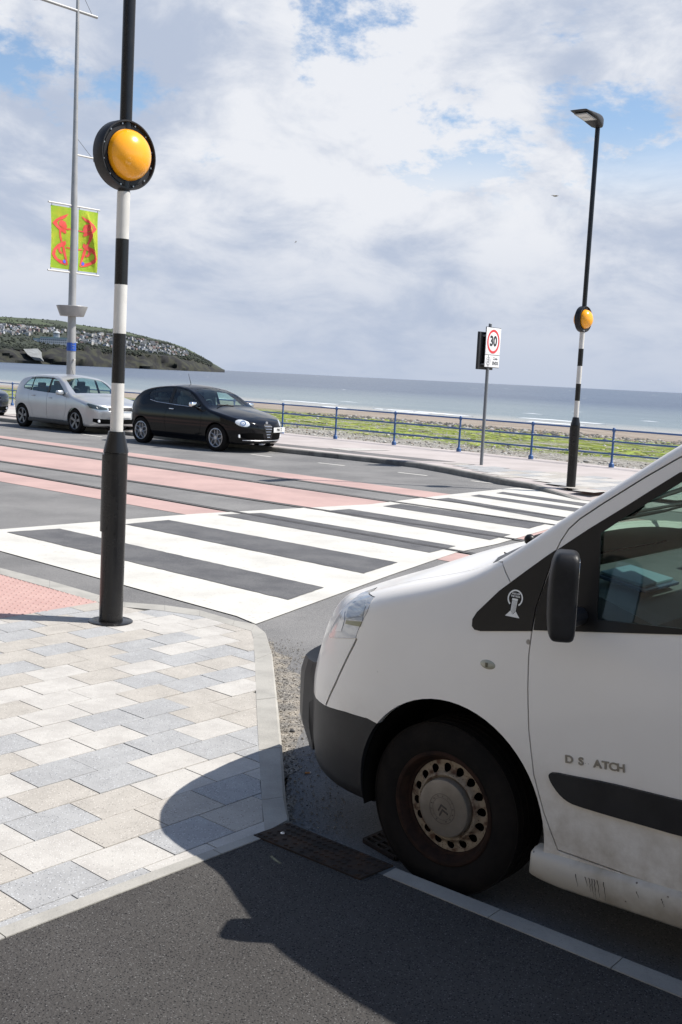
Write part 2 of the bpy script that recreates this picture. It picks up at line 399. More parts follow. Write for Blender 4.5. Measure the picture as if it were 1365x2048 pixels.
# base under the slabs (joint colour)
Lend = edgeL_o[0] - edgeL_o[1] * 12
padpoly = [p for p in kerb_in] + [Vector((*edgeL_i[0], 0)) + Vector((*edgeL_i[1], 0)) * (Vector(G(515, 1668, ZF)[:2]) - edgeL_i[0]).length, Vector((*(edgeL_i[0] - edgeL_i[1] * 12), 0)), ab(-40, -8), ab(-40, 5.5)]
bm = bmesh.new(); slab_poly(bm, [(p[0], p[1]) for p in padpoly], -0.02, ZF - 0.006)
obj('paving_bed', bm, M_joint, None, False, kind='structure')
def inside(p, poly):
    c = False; n = len(poly); x, y = p
    for i in range(n):
        x1, y1 = poly[i][0], poly[i][1]; x2, y2 = poly[(i + 1) % n][0], poly[(i + 1) % n][1]
        if (y1 > y) != (y2 > y) and x < (x2 - x1) * (y - y1) / (y2 - y1) + x1: c = not c
    return c
def clip_half(poly, p, d, keep):                          # Sutherland-Hodgman against a line, keep = +1 left / -1 right
    out = []
    sd = lambda q: keep * (d[0] * (q[1] - p[1]) - d[1] * (q[0] - p[0]))
    for i in range(len(poly)):
        a, b = poly[i], poly[(i + 1) % len(poly)]; sa, sb = sd(a), sd(b)
        if sa >= 0: out.append(a)
        if sa * sb < 0:
            t = sa / (sa - sb); out.append((a[0] + (b[0] - a[0]) * t, a[1] + (b[1] - a[1]) * t))
    return out
tact_poly = [(p.x, p.y) for p in (G(-400, 1050, ZF), G(0, 1149, ZF), G(100, 1177, ZF), G(197, 1204.5, ZF), G(150, 1213, ZF), G(0, 1237, ZF), G(-400, 1290, ZF))]
SL, SW, GAP = 0.31, 0.225, 0.0055
P0 = G(140.6, 1720.3, ZF); a0 = P0.dot(U); b0 = P0.dot(NN)
# visible part of the paving is a convex region: clip every slab against its straight edges
clips = []
ki = [(p.x, p.y) for p in kerb_in]
for i in (3, 4, 5, 6, 7, 9, 10, 11, 12, 13):
    p, q = ki[i], ki[i + 1]; clips.append((p, (q[0] - p[0], q[1] - p[1]), -1))
clips.append((ki[1], (ki[3][0] - ki[1][0], ki[3][1] - ki[1][1]), -1))
pe = edgeL_i[0]; clips.append(((pe.x, pe.y), (edgeL_i[1].x, edgeL_i[1].y), 1))
padxy = [(p[0], p[1]) for p in padpoly]
def segdist(c, a, b):
    ax, ay = b[0] - a[0], b[1] - a[1]; t = max(0, min(1, ((c[0] - a[0]) * ax + (c[1] - a[1]) * ay) / (ax * ax + ay * ay + 1e-12)))
    return math.hypot(c[0] - a[0] - ax * t, c[1] - a[1] - ay * t)
tl0, tl1 = G(0, 1237, ZF), G(197, 1204.5, ZF)
pal = {}
rs = random.Random(21)
bm = bmesh.new()
key = 'wcg'
for i in range(-70, 40):
    prev = None
    for j in range(-50, 60):
        ca = a0 + (i + .5) * SW; cb = b0 + (j + .5) * SL + (SL / 2 if i % 2 else 0)
        if ca > a0 + 3 or ca < a0 - 14: continue
        g = GAP / 2
        q = [(ca - SW / 2 + g, cb - SL / 2 + g), (ca + SW / 2 - g, cb - SL / 2 + g), (ca + SW / 2 - g, cb + SL / 2 - g), (ca - SW / 2 + g, cb + SL / 2 - g)]
        q = [(U.x * a + NN.x * b, U.y * a + NN.y * b) for a, b in q]
        cc = (sum(p[0] for p in q) / 4, sum(p[1] for p in q) / 4)
        if not any(inside(p, padxy) for p in q + [cc]): continue
        for si in range(1, len(ki) - 1):
            p, r_ = ki[si], ki[si + 1]
            if segdist(cc, p, r_) < .20 and len(q) >= 3: q = clip_half(q, p, (r_[0] - p[0], r_[1] - p[1]), -1)
        if len(q) >= 3: q = clip_half(q, (pe.x, pe.y), (edgeL_i[1].x, edgeL_i[1].y), 1)
        if len(q) < 3 or abs(area2(q)) < 0.0006: continue
        # the red tactile area is cut out along its diagonal edge
        q2 = clip_half(q, (tl0.x, tl0.y), (tl1.x - tl0.x, tl1.y - tl0.y), -1)
        if len(q2) >= 3: q = q2
        elif inside((sum(p[0] for p in q) / len(q), sum(p[1] for p in q) / len(q)), tact_poly): continue
        if abs(area2(q)) < 0.0006: continue
        c = rs.choices([0, 1, 2], [.30, .34, .36])[0]
        if c == prev and rs.random() < .35: c = rs.choice([0, 1, 2])
        prev = c
        if area2(q) < 0: q = q[::-1]
        z = ZF + rs.uniform(-.0012, .0012)
        n0 = len(bm.verts)
        hi = [bm.verts.new((x, y, z)) for x, y in q]
        cx = sum(p[0] for p in q) / len(q); cy = sum(p[1] for p in q) / len(q)
        lo = [bm.verts.new((x + (x - cx) * .004, y + (y - cy) * .004, ZF - .009)) for x, y in q]
        bm.faces.new(hi).material_index = c
        for k in range(len(q)): bm.faces.new((lo[k], lo[(k + 1) % len(q)], hi[(k + 1) % len(q)], hi[k])).material_index = c
obj('pavement', bm, [M_sl['w'], M_sl['c'], M_sl['g']], None, False, kind='structure')
# kerb: separate stones, dropped to flush at the crossing
bm = bmesh.new()
def lvl(i):                                              # kerb top height along its run
    return 0.066 if i < 7 else (0.068, 0.07, 0.071, 0.072, 0.072, 0.072, 0.072, 0.072)[min(i - 7, 7)]
for i in range(len(kerb_out) - 1):
    o0, o1, i0, i1 = kerb_out[i], kerb_out[i + 1], kerb_in[i], kerb_in[i + 1]
    seg = max(1, int(((o1 - o0).length) / 0.62))
    for s in range(seg):
        t0, t1 = s / seg + .004, (s + 1) / seg - .004
        A, B, C, D = o0.lerp(o1, t0), o0.lerp(o1, t1), i0.lerp(i1, t1), i0.lerp(i1, t0)
        h0 = lvl(i) + (lvl(i + 1) - lvl(i)) * t0; h1 = lvl(i) + (lvl(i + 1) - lvl(i)) * t1
        zi = ZF + .001
        v = [bm.verts.new(p) for p in ((A.x, A.y, -.02), (B.x, B.y, -.02), (B.x, B.y, h1 - .014), (A.x, A.y, h0 - .014))]
        ch = 0.014
        A2, B2 = A.lerp(D, ch / max((D - A).length, .02)), B.lerp(C, ch / max((C - B).length, .02))
        w = [bm.verts.new(p) for p in ((B2.x, B2.y, h1), (A2.x, A2.y, h0), (C.x, C.y, zi if h1 > .06 else ZF), (D.x, D.y, zi if h0 > .06 else ZF), (C.x, C.y, -.02), (D.x, D.y, -.02))]
        for f in ((v[0], v[1], v[2], v[3]), (v[3], v[2], w[0], w[1]), (w[1], w[0], w[2], w[3]), (w[3], w[2], w[4], w[5]), (v[0], v[3], w[1], w[3], w[5]), (v[1], w[4], w[2], w[0], v[2])): bm.faces.new(f)
bmesh.ops.recalc_face_normals(bm, faces=bm.faces)
obj('near_kerb', bm, M_kerb, None, True, 20, kind='structure')
# narrow concrete edging strips set in the footway
bm = bmesh.new()
def edging(la, lb, t0, t1, step=0.91):
    t = t0
    while t < t1:
        e = min(t + step, t1)
        qa, qb = la[0] + la[1] * (t + .002), la[0] + la[1] * (e - .002)
        pa = lb[0] + lb[1] * ((qa - lb[0]).dot(lb[1])); pb = lb[0] + lb[1] * ((qb - lb[0]).dot(lb[1]))
        slab_poly(bm, [qa, qb, pb, pa], -.03, ZF + .003); t = e
tL = (Vector(G(522, 1678, ZF)[:2]) - edgeL_o[0]).length
edging(edgeL_o, edgeL_i, -10.9, tL)
tR0 = (Vector(G(766, 1750, ZF)[:2]) - edgeR_b[0]).length
edging(edgeR_b, edgeR_t, tR0, tR0 + 12, 0.455 * 1)
bmesh.ops.recalc_face_normals(bm, faces=bm.faces)
obj('footway_edging', bm, M_kerb, None, False, kind='structure')
# asphalt footway in the foreground
pA = edgeL_o[0] - edgeL_o[1] * 12; pB = edgeR_b[0] + edgeR_b[1] * 14
bm = bmesh.new(); slab_poly(bm, [pA, corner, pB, pB - Vector((.66, .75)) * 14, pA + Vector((.5, -8))], -.03, ZF - .001)
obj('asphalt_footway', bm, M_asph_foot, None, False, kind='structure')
# red tactile paving with rows of blisters
bm = bmesh.new()
addpoly(bm, tact_poly, ZF + .0005)
bmesh.ops.recalc_face_normals(bm, faces=bm.faces)
tp = [(a, b) for a, b in tact_poly]
for i in range(-90, 20):
    for j in range(-10, 50):
        p = P0 + U * (i * .067) + NN * (j * .067)
        if p.x < -4.6 or not inside((p.x, p.y), tp): continue
        r = .0125
        top = [bm.verts.new((p.x + r * .55 * math.cos(k * 1.047), p.y + r * .55 * math.sin(k * 1.047), ZF + .0058)) for k in range(6)]
        bot = [bm.verts.new((p.x + r * math.cos(k * 1.047), p.y + r * math.sin(k * 1.047), ZF)) for k in range(6)]
        bm.faces.new(top)
        for k in range(6): bm.faces.new((bot[k], bot[(k + 1) % 6], top[(k + 1) % 6], top[k]))
obj('tactile_paving', bm, M_tact, None, False, kind='structure')
# grit gathered along the kerb
bm = bmesh.new()
gp = [G(x, y) for x, y in ((548, 1300), (560, 1305), (590, 1320), (640, 1400), (640, 1480), (650, 1560), (620, 1640), (578, 1650), (570, 1560), (562, 1440))]
rs = random.Random(3)
for _ in range(1900):
    a = rs.random(); b = rs.random() ** 1.6
    k0, k1 = kerb_out[9], kerb_out[14]; p = k0.lerp(k1, a) + Vector((b * .26, rs.uniform(-.1, .1), 0)); s = rs.uniform(.0015, .0055) * (1.7 if rs.random() < .04 else 1)
    vs = bmesh.ops.create_icosphere(bm, subdivisions=1, radius=s)['verts']
    bmesh.ops.scale(bm, vec=(1, rs.uniform(.6, 1), .6), verts=vs); bmesh.ops.translate(bm, vec=(p.x + .015, p.y, s * .3 + .004), verts=vs)
obj('gutter_grit', bm, M_grit, None, False, kind='stuff')
def blob_sheet(name, pts, z, m):
    bm = bmesh.new(); addpoly(bm, pts, z); bmesh.ops.recalc_face_normals(bm, faces=bm.faces)
    return obj(name, bm, m, None, False, kind='structure')
k = [kerb_out[i] for i in range(9, 15)]
wob = random.Random(9)
outer = []
for i in range(25):
    t = i / 24; p = k[0].lerp(k[-1], t); outer.append((p.x + .02 + .17 * math.sin(math.pi * min(1, t * 1.1 + .08)) + wob.uniform(-.05, .05), p.y + wob.uniform(-.03, .03)))
blob_sheet('gutter_silt', [(p.x - .02, p.y) for p in k] + outer[::-1], .003, M_grit)

# ---- far side: kerb, promenade, build-out
far_t = [G(x, y, .11) for x, y in ((837, 926), (900, 937), (960, 948.5), (1002, 957.6), (1061, 966), (1110, 977), (1150, 987))]
farh = [.11, .11, .11, .11, .095, .05, .012]
kl = line(G(560, 895.6, .11), G(778, 919, .11))
fk = [Vector((*(kl[0] + kl[1] * t), 0)) for t in (-70, -40, -25)] + [Vector((*(kl[0] + kl[1] * (t * .915)), 0)) for t in range(-26, 4)]
fk = [p for p in fk if proj((p.x, p.y, .11))[0] < 830]
hh = [.11] * len(fk) + farh
pts = fk + far_t
tail = [far_t[-1] + U * 2.5, far_t[-1] + U * 4.6, far_t[-1] + U * 45]
pts += tail; hh += [.012, .11, .11]
bm = bmesh.new()
for i in range(len(pts) - 1):
    a, b = pts[i], pts[i + 1]; d = (b - a).normalized(); n_ = Vector((-d.y, d.x, 0))
    L_ = (b - a).length; seg = max(1, int(L_ / .9))
    for s in range(seg):
        t0, t1 = s / seg + .004 / max(L_ / seg, .01) * 1.0, (s + 1) / seg - .004 / max(L_ / seg, .01)
        A, B = a.lerp(b, t0), a.lerp(b, t1); h0 = hh[i] + (hh[i + 1] - hh[i]) * t0; h1 = hh[i] + (hh[i + 1] - hh[i]) * t1
        mi = 1 if (i < len(fk) and rs.random() < .25) else 0
        C, D = B + n_ * .14, A + n_ * .14
        ci, di = B + n_ * .02, A + n_ * .02
        v = [bm.verts.new((p.x, p.y, z)) for p, z in ((A, -.02), (B, -.02), (B, h1 - .02), (A, h0 - .02), (ci, h1), (di, h0), (C, h1 + .001), (D, h0 + .001), (C, -.02), (D, -.02))]
        for f in ((0, 1, 2, 3), (3, 2, 4, 5), (5, 4, 6, 7), (7, 6, 8, 9), (0, 3, 5, 7, 9), (1, 8, 6, 4, 2)):
            bm.faces.new([v[k_] for k_ in f]).material_index = mi if f[0] in (0, 3) else 0
bmesh.ops.recalc_face_normals(bm, faces=bm.faces)
M_kerbface = mat('kerb_face', (0.235, 0.225, 0.205), 0.9, col2=(0.17, 0.165, 0.15), nscale=3, bump=0.003, bscale=30)
obj('far_kerb', bm, [M_kerbface, M_kerb_old], None, False, kind='structure')
PZ = 0.108
inner = []
for i, p in enumerate(pts):
    d = (pts[min(i + 1, len(pts) - 1)] - pts[max(i - 1, 0)]).normalized(); inner.append(p + Vector((-d.y, d.x, 0)) * .10)
fenceA = fence_l[0] - fence_l[1] * 70; fenceB = fence_l[0] + fence_l[1] * 50
nf = Vector((-fence_l[1].y, fence_l[1].x)); nf = nf if nf.dot(Vector((NN.x, NN.y))) > 0 else -nf
bm = bmesh.new()
poly = [(p.x, p.y) for p in inner] + [tuple(fenceB + nf * .35), tuple(fenceA + nf * .35)]
hz = hh
# promenade sheet, dipping to the road at the crossing
vt = [bm.verts.new((p.x, p.y, min(PZ, h + .001))) for p, h in zip(inner, hh)]
far_edge = []
for p in inner:
    t = (Vector((p.x, p.y)) - fence_l[0]).dot(fence_l[1]); q = fence_l[0] + fence_l[1] * t + nf * .35; far_edge.append(q)
mid = [bm.verts.new((p.x + (q.x - p.x) * .3, p.y + (q.y - p.y) * .3, PZ)) for p, q in zip(inner, far_edge)]
ve = [bm.verts.new((q.x, q.y, PZ)) for q in far_edge]
vw = [bm.verts.new((q.x, q.y, -6)) for q in far_edge]
for i in range(len(inner) - 1):
    bm.faces.new((vt[i], vt[i + 1], mid[i + 1], mid[i])); bm.faces.new((mid[i], mid[i + 1], ve[i + 1], ve[i])); bm.faces.new((ve[i], ve[i + 1], vw[i + 1], vw[i]))
bmesh.ops.recalc_face_normals(bm, faces=bm.faces)
if sum(f.normal.z for f in bm.faces) < 0: bmesh.ops.reverse_faces(bm, faces=bm.faces)
obj('promenade', bm, M_pinkpave, None, False, kind='structure')
# darker asphalt strip behind the kerb
sA = line(G(560, 886.8, PZ), G(914, 923, PZ)); sB = line(G(560, 893.5, PZ), G(800, 919.5, PZ))
bm = bmesh.new(); addpoly(bm, [sA[0] - sA[1] * 45, Vector(G(914, 924, PZ)[:2]), Vector(G(845, 922, PZ)[:2]), sB[0] - sB[1] * 45], PZ + .004)
bmesh.ops.recalc_face_normals(bm, faces=bm.faces); obj('promenade_asphalt', bm, M_asph_far, None, False, kind='structure')
bm = bmesh.new(); addpoly(bm, [G(x, y, PZ + .008) for x, y in ((654, 895.5), (735, 897), (782, 900.5), (700, 901.5))], PZ + .008)
addpoly(bm, [G(x, y, PZ + .008) for x, y in ((-40, 816), (40, 820), (40, 829), (-40, 826))], PZ + .008)
bmesh.ops.recalc_face_normals(bm, faces=bm.faces); obj('promenade_patch', bm, M_sl['w'], None, False, kind='structure')
# pale slabs on the build-out
bm = bmesh.new()
bo = [G(x, y, .115) for x, y in ((845, 925), (914, 923.5), (940, 926), (1251, 957), (1420, 978), (1420, 1010), (1150, 986), (1110, 975.5), (1061, 965), (1002, 956), (960, 947.5), (900, 935.5))]
bp = [(p.x, p.y) for p in bo]
rs = random.Random(5)
for i in range(-40, 60):
    for j in range(-30, 40):
        ca = 12.5 * -1 + i * .45; cb = 17 + j * .6 + (.3 if i % 2 else 0)
        p = U * (ca + 12) + NN * cb
        q = [(p.x + U.x * x + NN.x * y, p.y + U.y * x + NN.y * y) for x, y in ((0, 0), (.44, 0), (.44, .59), (0, .59))]
        if not inside(q[0], bp) or not inside(q[2], bp) or not inside(q[1], bp) or not inside(q[3], bp): continue
        def hgt(x, y):
            dmin = min((Vector((x, y)) - Vector((f.x, f.y))).length for f in far_t[4:] + tail[:1])
            return PZ + .006 - .0 * dmin
        vs = [bm.verts.new((x, y, hgt(x, y))) for x, y in q]
        f = bm.faces.new(vs); f.normal_update()
        if f.normal.z < 0: f.normal_flip()
        f.material_index = rs.choices([0, 1, 2], [.45, .25, .3])[0]
obj('buildout_paving', bm, [M_sl['w'], M_sl['c'], M_sl['g']], None, False, kind='structure')
bm = bmesh.new(); ngon_faces(bm, [G(1160, 986.5, .05), G(1174, 977.5, .118), G(1222, 982.5, .118), G(1208, 991, .05)])
bmesh.ops.recalc_face_normals(bm, faces=bm.faces); obj('far_tactile_paving', bm, M_tact, None, False, kind='structure')
# ------------------------------------------------------------------ beach, sea, headland
def nodes_of(name, rough=0.8, spec=0.4):
    m = bpy.data.materials.new(name); m.use_nodes = True; nt = m.node_tree
    b = nt.nodes['Principled BSDF']; b.inputs['Roughness'].default_value = rough; b.inputs['Specular IOR Level'].default_value = spec
    def nz(vec, s, d=6, r=0.6, dist=0.0):
        n = nt.nodes.new('ShaderNodeTexNoise'); n.inputs['Scale'].default_value = s; n.inputs['Detail'].default_value = d
        n.inputs['Roughness'].default_value = r; n.inputs['Distortion'].default_value = dist; nt.links.new(vec, n.inputs['Vector']); return n.outputs[0]
    def mr(v, a, c, o0=0.0, o1=1.0):
        k = nt.nodes.new('ShaderNodeMapRange'); k.interpolation_type = 'SMOOTHSTEP'
        for i_, x in ((1, a), (2, c), (3, o0), (4, o1)): k.inputs[i_].default_value = x
        nt.links.new(v, k.inputs[0]); return k.outputs[0]
    def mix(f, a, c):
        k = nt.nodes.new('ShaderNodeMix'); k.data_type = 'RGBA'
        nt.links.new(f, k.inputs[0])
        for i_, v in ((6, a), (7, c)):
            if isinstance(v, tuple): k.inputs[i_].default_value = (*v[:3], 1)
            else: nt.links.new(v, k.inputs[i_])
        return k.outputs[2]
    def ma(op, a, c):
        k = nt.nodes.new('ShaderNodeMath'); k.operation = op
        for i_, v in enumerate((a, c)):
            if isinstance(v, (int, float)): k.inputs[i_].default_value = v
            else: nt.links.new(v, k.inputs[i_])
        return k.outputs[0]
    tc = nt.nodes.new('ShaderNodeTexCoord'); sp = nt.nodes.new('ShaderNodeSeparateXYZ'); nt.links.new(tc.outputs['Object'], sp.inputs[0])
    def mapv(sc):
        k = nt.nodes.new('ShaderNodeMapping'); k.inputs['Scale'].default_value = sc; nt.links.new(tc.outputs['Object'], k.inputs[0]); return k.outputs[0]
    def bump(v, dist, st=1.0):
        k = nt.nodes.new('ShaderNodeBump'); k.inputs['Distance'].default_value = dist; k.inputs['Strength'].default_value = st
        nt.links.new(v, k.inputs['Height']); nt.links.new(k.outputs[0], b.inputs['Normal'])
    return m, nt, b, nz, mr, mix, ma, tc, sp, mapv, bump

# beach: local x along the railing, local y seawards
m_beach, nt, b, nz, mr, mix, ma, tc, sp, mapv, bump = nodes_of('beach_shingle_weed_sand', 0.95, 0.15)
obc = tc.outputs['Object']
wobn = nz(mapv((.05, .12, 1)), 1.0, 4)
y = ma('ADD', sp.outputs[1], ma('MULTIPLY', ma('SUBTRACT', wobn, 0.5), 16))
peb = mix(mr(nz(obc, 4.5, 8, .75), .42, .58), (0.16, 0.145, 0.125), (0.42, 0.40, 0.36))
peb = mix(mr(nz(obc, 1.1, 5), .55, .7), peb, (0.10, 0.085, 0.065))
sand = mix(mr(nz(mapv((.15, .6, 1)), 1.0, 6), .4, .62), (0.315, 0.27, 0.225), (0.24, 0.20, 0.165))
green = mix(mr(nz(obc, .8, 8, .7), .4, .6), (0.22, 0.27, 0.035), (0.085, 0.105, 0.02))
gmask = ma('MULTIPLY', mr(nz(mapv((.35, .8, 1)), 1.0, 8, .7), .40, .52), 1.0)
base = mix(mr(y, 55, 63), peb, sand)
gz = ma('MULTIPLY', mr(y, 22, 30), mr(y, 68, 55))
rockband = mix(mr(nz(mapv((.7, 1.5, 1)), 1.0, 8, .7), .5, .6), base, (0.10, 0.095, 0.08))
base = mix(ma('MULTIPLY', mr(y, 46, 56), mr(y, 70, 60)), base, rockband)
colr = mix(ma('MULTIPLY', gz, gmask), base, green)
nt.links.new(colr, b.inputs['Base Color'])
bump(nz(obc, 5, 8, .7), .12)
bm = bmesh.new()
prof = [(.35, -1.1), (8, -1.15), (16, -1.2), (28, -1.5), (44, -1.85), (60, -2.2), (80, -2.65), (99, -3.0), (140, -3.8), (200, -6)]
rs = random.Random(12); rows = []
xs = [-160 + 4 * i for i in range(0, 95)]
for d, z in prof: rows.append([bm.verts.new((x, d, z + (rs.uniform(-.12, .12) if 20 < d < 90 else 0))) for x in xs])
for i in range(len(prof) - 1):
    for j in range(len(xs) - 1): bm.faces.new((rows[i][j], rows[i][j + 1], rows[i + 1][j + 1], rows[i + 1][j]))
ang_f = math.atan2(fence_l[1].y, fence_l[1].x)
if Vector((-fence_l[1].y, fence_l[1].x)).dot(nf) < 0: ang_f += math.pi
beach = obj('beach', bm, m_beach, None, True, 180, kind='structure')
beach.location = (fence_l[0].x, fence_l[0].y, 0); beach.rotation_euler = (0, 0, ang_f)
def beach_z(d):
    for (d0, z0), (d1, z1) in zip(prof, prof[1:]):
        if d0 <= d <= d1: return z0 + (z1 - z0) * (d - d0) / (d1 - d0)
    return -3
# loose stones and clumps of weed on the beach
def rocklet(bm, p, s, fl, rs, mi):
    t = rs.uniform(0, 6.28)
    pts = []
    for k in range(5):
        a = t + k * 1.2566; r = s * rs.uniform(.7, 1.25); pts.append(bm.verts.new((p[0] + r * math.cos(a), p[1] + r * math.sin(a), p[2] + rs.uniform(-.2, .2) * s * fl)))
    top = bm.verts.new((p[0] + rs.uniform(-.2, .2) * s, p[1] + rs.uniform(-.2, .2) * s, p[2] + s * fl)); bot = bm.verts.new((p[0], p[1], p[2] - s * fl * .6))
    for k in range(5):
        bm.faces.new((pts[k], pts[(k + 1) % 5], top)).material_index = mi; bm.faces.new((pts[(k + 1) % 5], pts[k], bot)).material_index = mi
M_rk = [mat('stone_pale', (0.40, 0.385, 0.35), .85), mat('stone_grey', (0.30, 0.285, 0.26), .85), mat('stone_dark', (0.09, 0.085, 0.075), .8), mat('stone_brown', (0.20, 0.155, 0.11), .85)]
M_gr = [mat('weed_bright', (0.22, 0.28, 0.03), .7), mat('weed_dark', (0.10, 0.135, 0.015), .7), mat('weed_yellow', (0.27, 0.29, 0.05), .7)]
rs = random.Random(4); bm = bmesh.new()
for _ in range(13000):
    d = 13 + 50 * rs.random() ** 1.5; x = rs.uniform(-46, 34)
    if d > 30 and rs.random() < .55: continue
    s = rs.uniform(.03, .085) * (2.2 if rs.random() < .03 else 1); rocklet(bm, (x, d, beach_z(d) + s * .2), s, rs.uniform(.4, .8), rs, rs.choices([0, 1, 2, 3], [.26, .36, .22, .16])[0])
for _ in range(2600):
    d = rs.gauss(61, 3.2); x = rs.uniform(-60, 50); s = rs.uniform(.08, .28); rocklet(bm, (x, d, beach_z(d) + s * .1), s, .5, rs, rs.choices([1, 2, 3], [.2, .6, .2])[0])
o = obj('beach_stones', bm, M_rk, None, False, kind='stuff'); o.location = beach.location; o.rotation_euler = beach.rotation_euler
bm = bmesh.new()
for _ in range(9000):
    d = rs.uniform(24, 64); x = rs.uniform(-55, 45)
    if math.sin(x * .31 + d * .5) + math.sin(d * .9 - x * .13) + rs.uniform(-1.2, 1.2) < 0.5: continue
    s = rs.uniform(.10, .38); rocklet(bm, (x, d, beach_z(d) + .01), s, rs.uniform(.06, .2), rs, rs.choices([0, 1, 2], [.5, .28, .22])[0])
o = obj('seaweed', bm, M_gr, None, False, kind='stuff'); o.location = beach.location; o.rotation_euler = beach.rotation_euler

# sea
SEAZ = -3.0
m_sea, nt, b, nz, mr, mix, ma, tc, sp, mapv, bump = nodes_of('sea_water', 0.22, 0.5)
shore = sp.outputs[1]
deep = mix(mr(nz(mapv((.004, .02, 1)), 1.0, 6, .6), .35, .65), (0.030, 0.052, 0.095), (0.052, 0.080, 0.125))
shal = mix(mr(nz(mapv((.01, .05, 1)), 1.0, 5, .6), .35, .65), (0.135, 0.175, 0.19), (0.175, 0.215, 0.22))
c = mix(mr(shore, 330, 120), deep, shal)
c = mix(mr(shore, 125, 102), c, (0.33, 0.32, 0.285))
nt.links.new(c, b.inputs['Base Color'])
b.inputs['Roughness'].default_value = 0.28
w1 = nz(mapv((.25, .9, 1)), 1.0, 6, .65, .3)
w2 = nz(mapv((.03, .12, 1)), 1.0, 4, .6, .3)
bump(ma('ADD', w1, ma('MULTIPLY', w2, 2.0)), .35)
bm = bmesh.new()
# fan of rings out to the horizon, open to seaward
Rr = [60, 90, 130, 200, 320, 520, 900, 1600, 3000, 7000, 16000, 40000]
xs = [-1, 1]
X = 60000
vs_ = {}
ylist = [85, 110, 160, 240, 400, 800, 2000, 6000, 20000, 70000]
xl = [-70000, -20000, -6000, -2000, -700, -200, 0, 200, 700, 2000, 6000, 20000, 70000]
gr = [[bm.verts.new((x, yy, SEAZ)) for x in xl] for yy in ylist]
for i in range(len(ylist) - 1):
    for j in range(len(xl) - 1): bm.faces.new((gr[i][j], gr[i][j + 1], gr[i + 1][j + 1], gr[i + 1][j]))
sea = obj('sea', bm, m_sea, None, False, kind='structure'); sea.location = beach.location; sea.rotation_euler = beach.rotation_euler
# breaking foam along the tide line
M_foam = mat('foam', (0.72, 0.74, 0.74), .7)
bm = bmesh.new(); rs = random.Random(8)
for _ in range(26):
    x0 = rs.uniform(-150, 130); yy = rs.choice([99.5, 101, 104, 108, 115]) + rs.uniform(-1, 1); L_ = rs.uniform(3, 16); n = 14; a, bb = [], []
    for k in range(n):
        t = k / (n - 1); x = x0 + t * L_; w = .38 * math.sin(math.pi * t) * rs.uniform(.5, 1.3) + .01; cy = yy + .5 * math.sin(x * .35) + .2 * math.sin(x * 1.3)
        a.append(bm.verts.new((x, cy - w, SEAZ + .03))); bb.append(bm.verts.new((x, cy + w, SEAZ + .10)))
    for k in range(n - 1): bm.faces.new((a[k], a[k + 1], bb[k + 1], bb[k]))
for _ in range(60):
    yy = 130 + 2500 * rs.random() ** 2; x0 = rs.uniform(-1.2, 1.0) * (yy + 60); L_ = rs.uniform(1, 5) * (1 + yy / 800); w = .12 + yy / 4000
    v = [bm.verts.new((x0 + p * L_, yy + q * w, SEAZ + .06 + .1 * (q > 0))) for p, q in ((0, 0), (.5, -.8), (1, 0), (.5, .9))]
    bm.faces.new(v)
o = obj('foam', bm, M_foam, None, False, kind='stuff'); o.location = beach.location; o.rotation_euler = beach.rotation_euler
# headland
def interp(tab, x):
    if x <= tab[0][0]: return tab[0][1] + (x - tab[0][0]) * (tab[1][1] - tab[0][1]) / (tab[1][0] - tab[0][0])
    for (a, p), (c, q) in zip(tab, tab[1:]):
        if x <= c: return p + (q - p) * (x - a) / (c - a)
    return tab[-1][1]
ridge = [(-200, 625), (0, 633.4), (70, 637), (123, 642), (169, 651), (225, 658), (253, 663.3), (302, 675.6), (337.6, 684.4), (372.7, 696.7), (397, 709), (422, 724), (436, 732), (445, 737.5), (453.6, 741)]
clift = [(-200, 699), (0, 695), (45, 694), (80, 696), (140, 690), (180, 692), (225, 700), (302, 706), (351, 711), (376, 714), (400, 721), (422, 730), (436, 736), (453.6, 741.2)]
houset = [(-200, 645), (0, 652), (70, 656), (110, 660), (160, 665), (225, 670), (302, 683), (340, 690), (376, 705)]
Dx = [(-200, 1900), (0, 1960), (225, 2200), (376, 2450), (454, 2600)]
def at_d(px, py, D):
    d = ray(px, py); t = D / math.hypot(d.x, d.y); return CAM + t * d
def hp(px, t):
    """point of the hill: t 0 waterline, 1 cliff top, 2 top of the houses, 3 ridge, 4 behind"""
    D = interp(Dx, px); yw = None
    if t <= 1:
        p0 = at_d(px, 720, D); p0.z = SEAZ - .5; p1 = at_d(px, interp(clift, px), D + 70)
        s = t ** .8; return Vector((p0.x + (p1.x - p0.x) * t, p0.y + (p1.y - p0.y) * t, p0.z + (p1.z - p0.z) * s))
    if t <= 2:
        yt = min(interp(houset, px), interp(clift, px) - 1) if px < 376 else interp(ridge, px) * .6 + interp(clift, px) * .4
        p0 = at_d(px, interp(clift, px), D + 70); p1 = at_d(px, yt, D + 300); return p0.lerp(p1, t - 1)
    if t <= 3:
        yt = min(interp(houset, px), interp(clift, px) - 1) if px < 376 else interp(ridge, px) * .6 + interp(clift, px) * .4
        p0 = at_d(px, yt, D + 300); p1 = at_d(px, interp(ridge, px), D + 520); return p0.lerp(p1, t - 2)
    p1 = at_d(px, interp(ridge, px), D + 520); q = p1 + Vector((p1.x, p1.y, 0)).normalized() * 500 * (t - 3); q.z = p1.z - (p1.z - SEAZ + 6) * (t - 3) ** 1.5; return q
from mathutils import noise as mn
bm = bmesh.new(); cols = [-200 + 5.0 * i for i in range(131)]; ts = [0, .12, .25, .4, .55, .7, .85, 1, 1.2, 1.4, 1.6, 1.8, 2, 2.2, 2.4, 2.6, 2.8, 3, 3.3, 3.7, 4]
gr = []
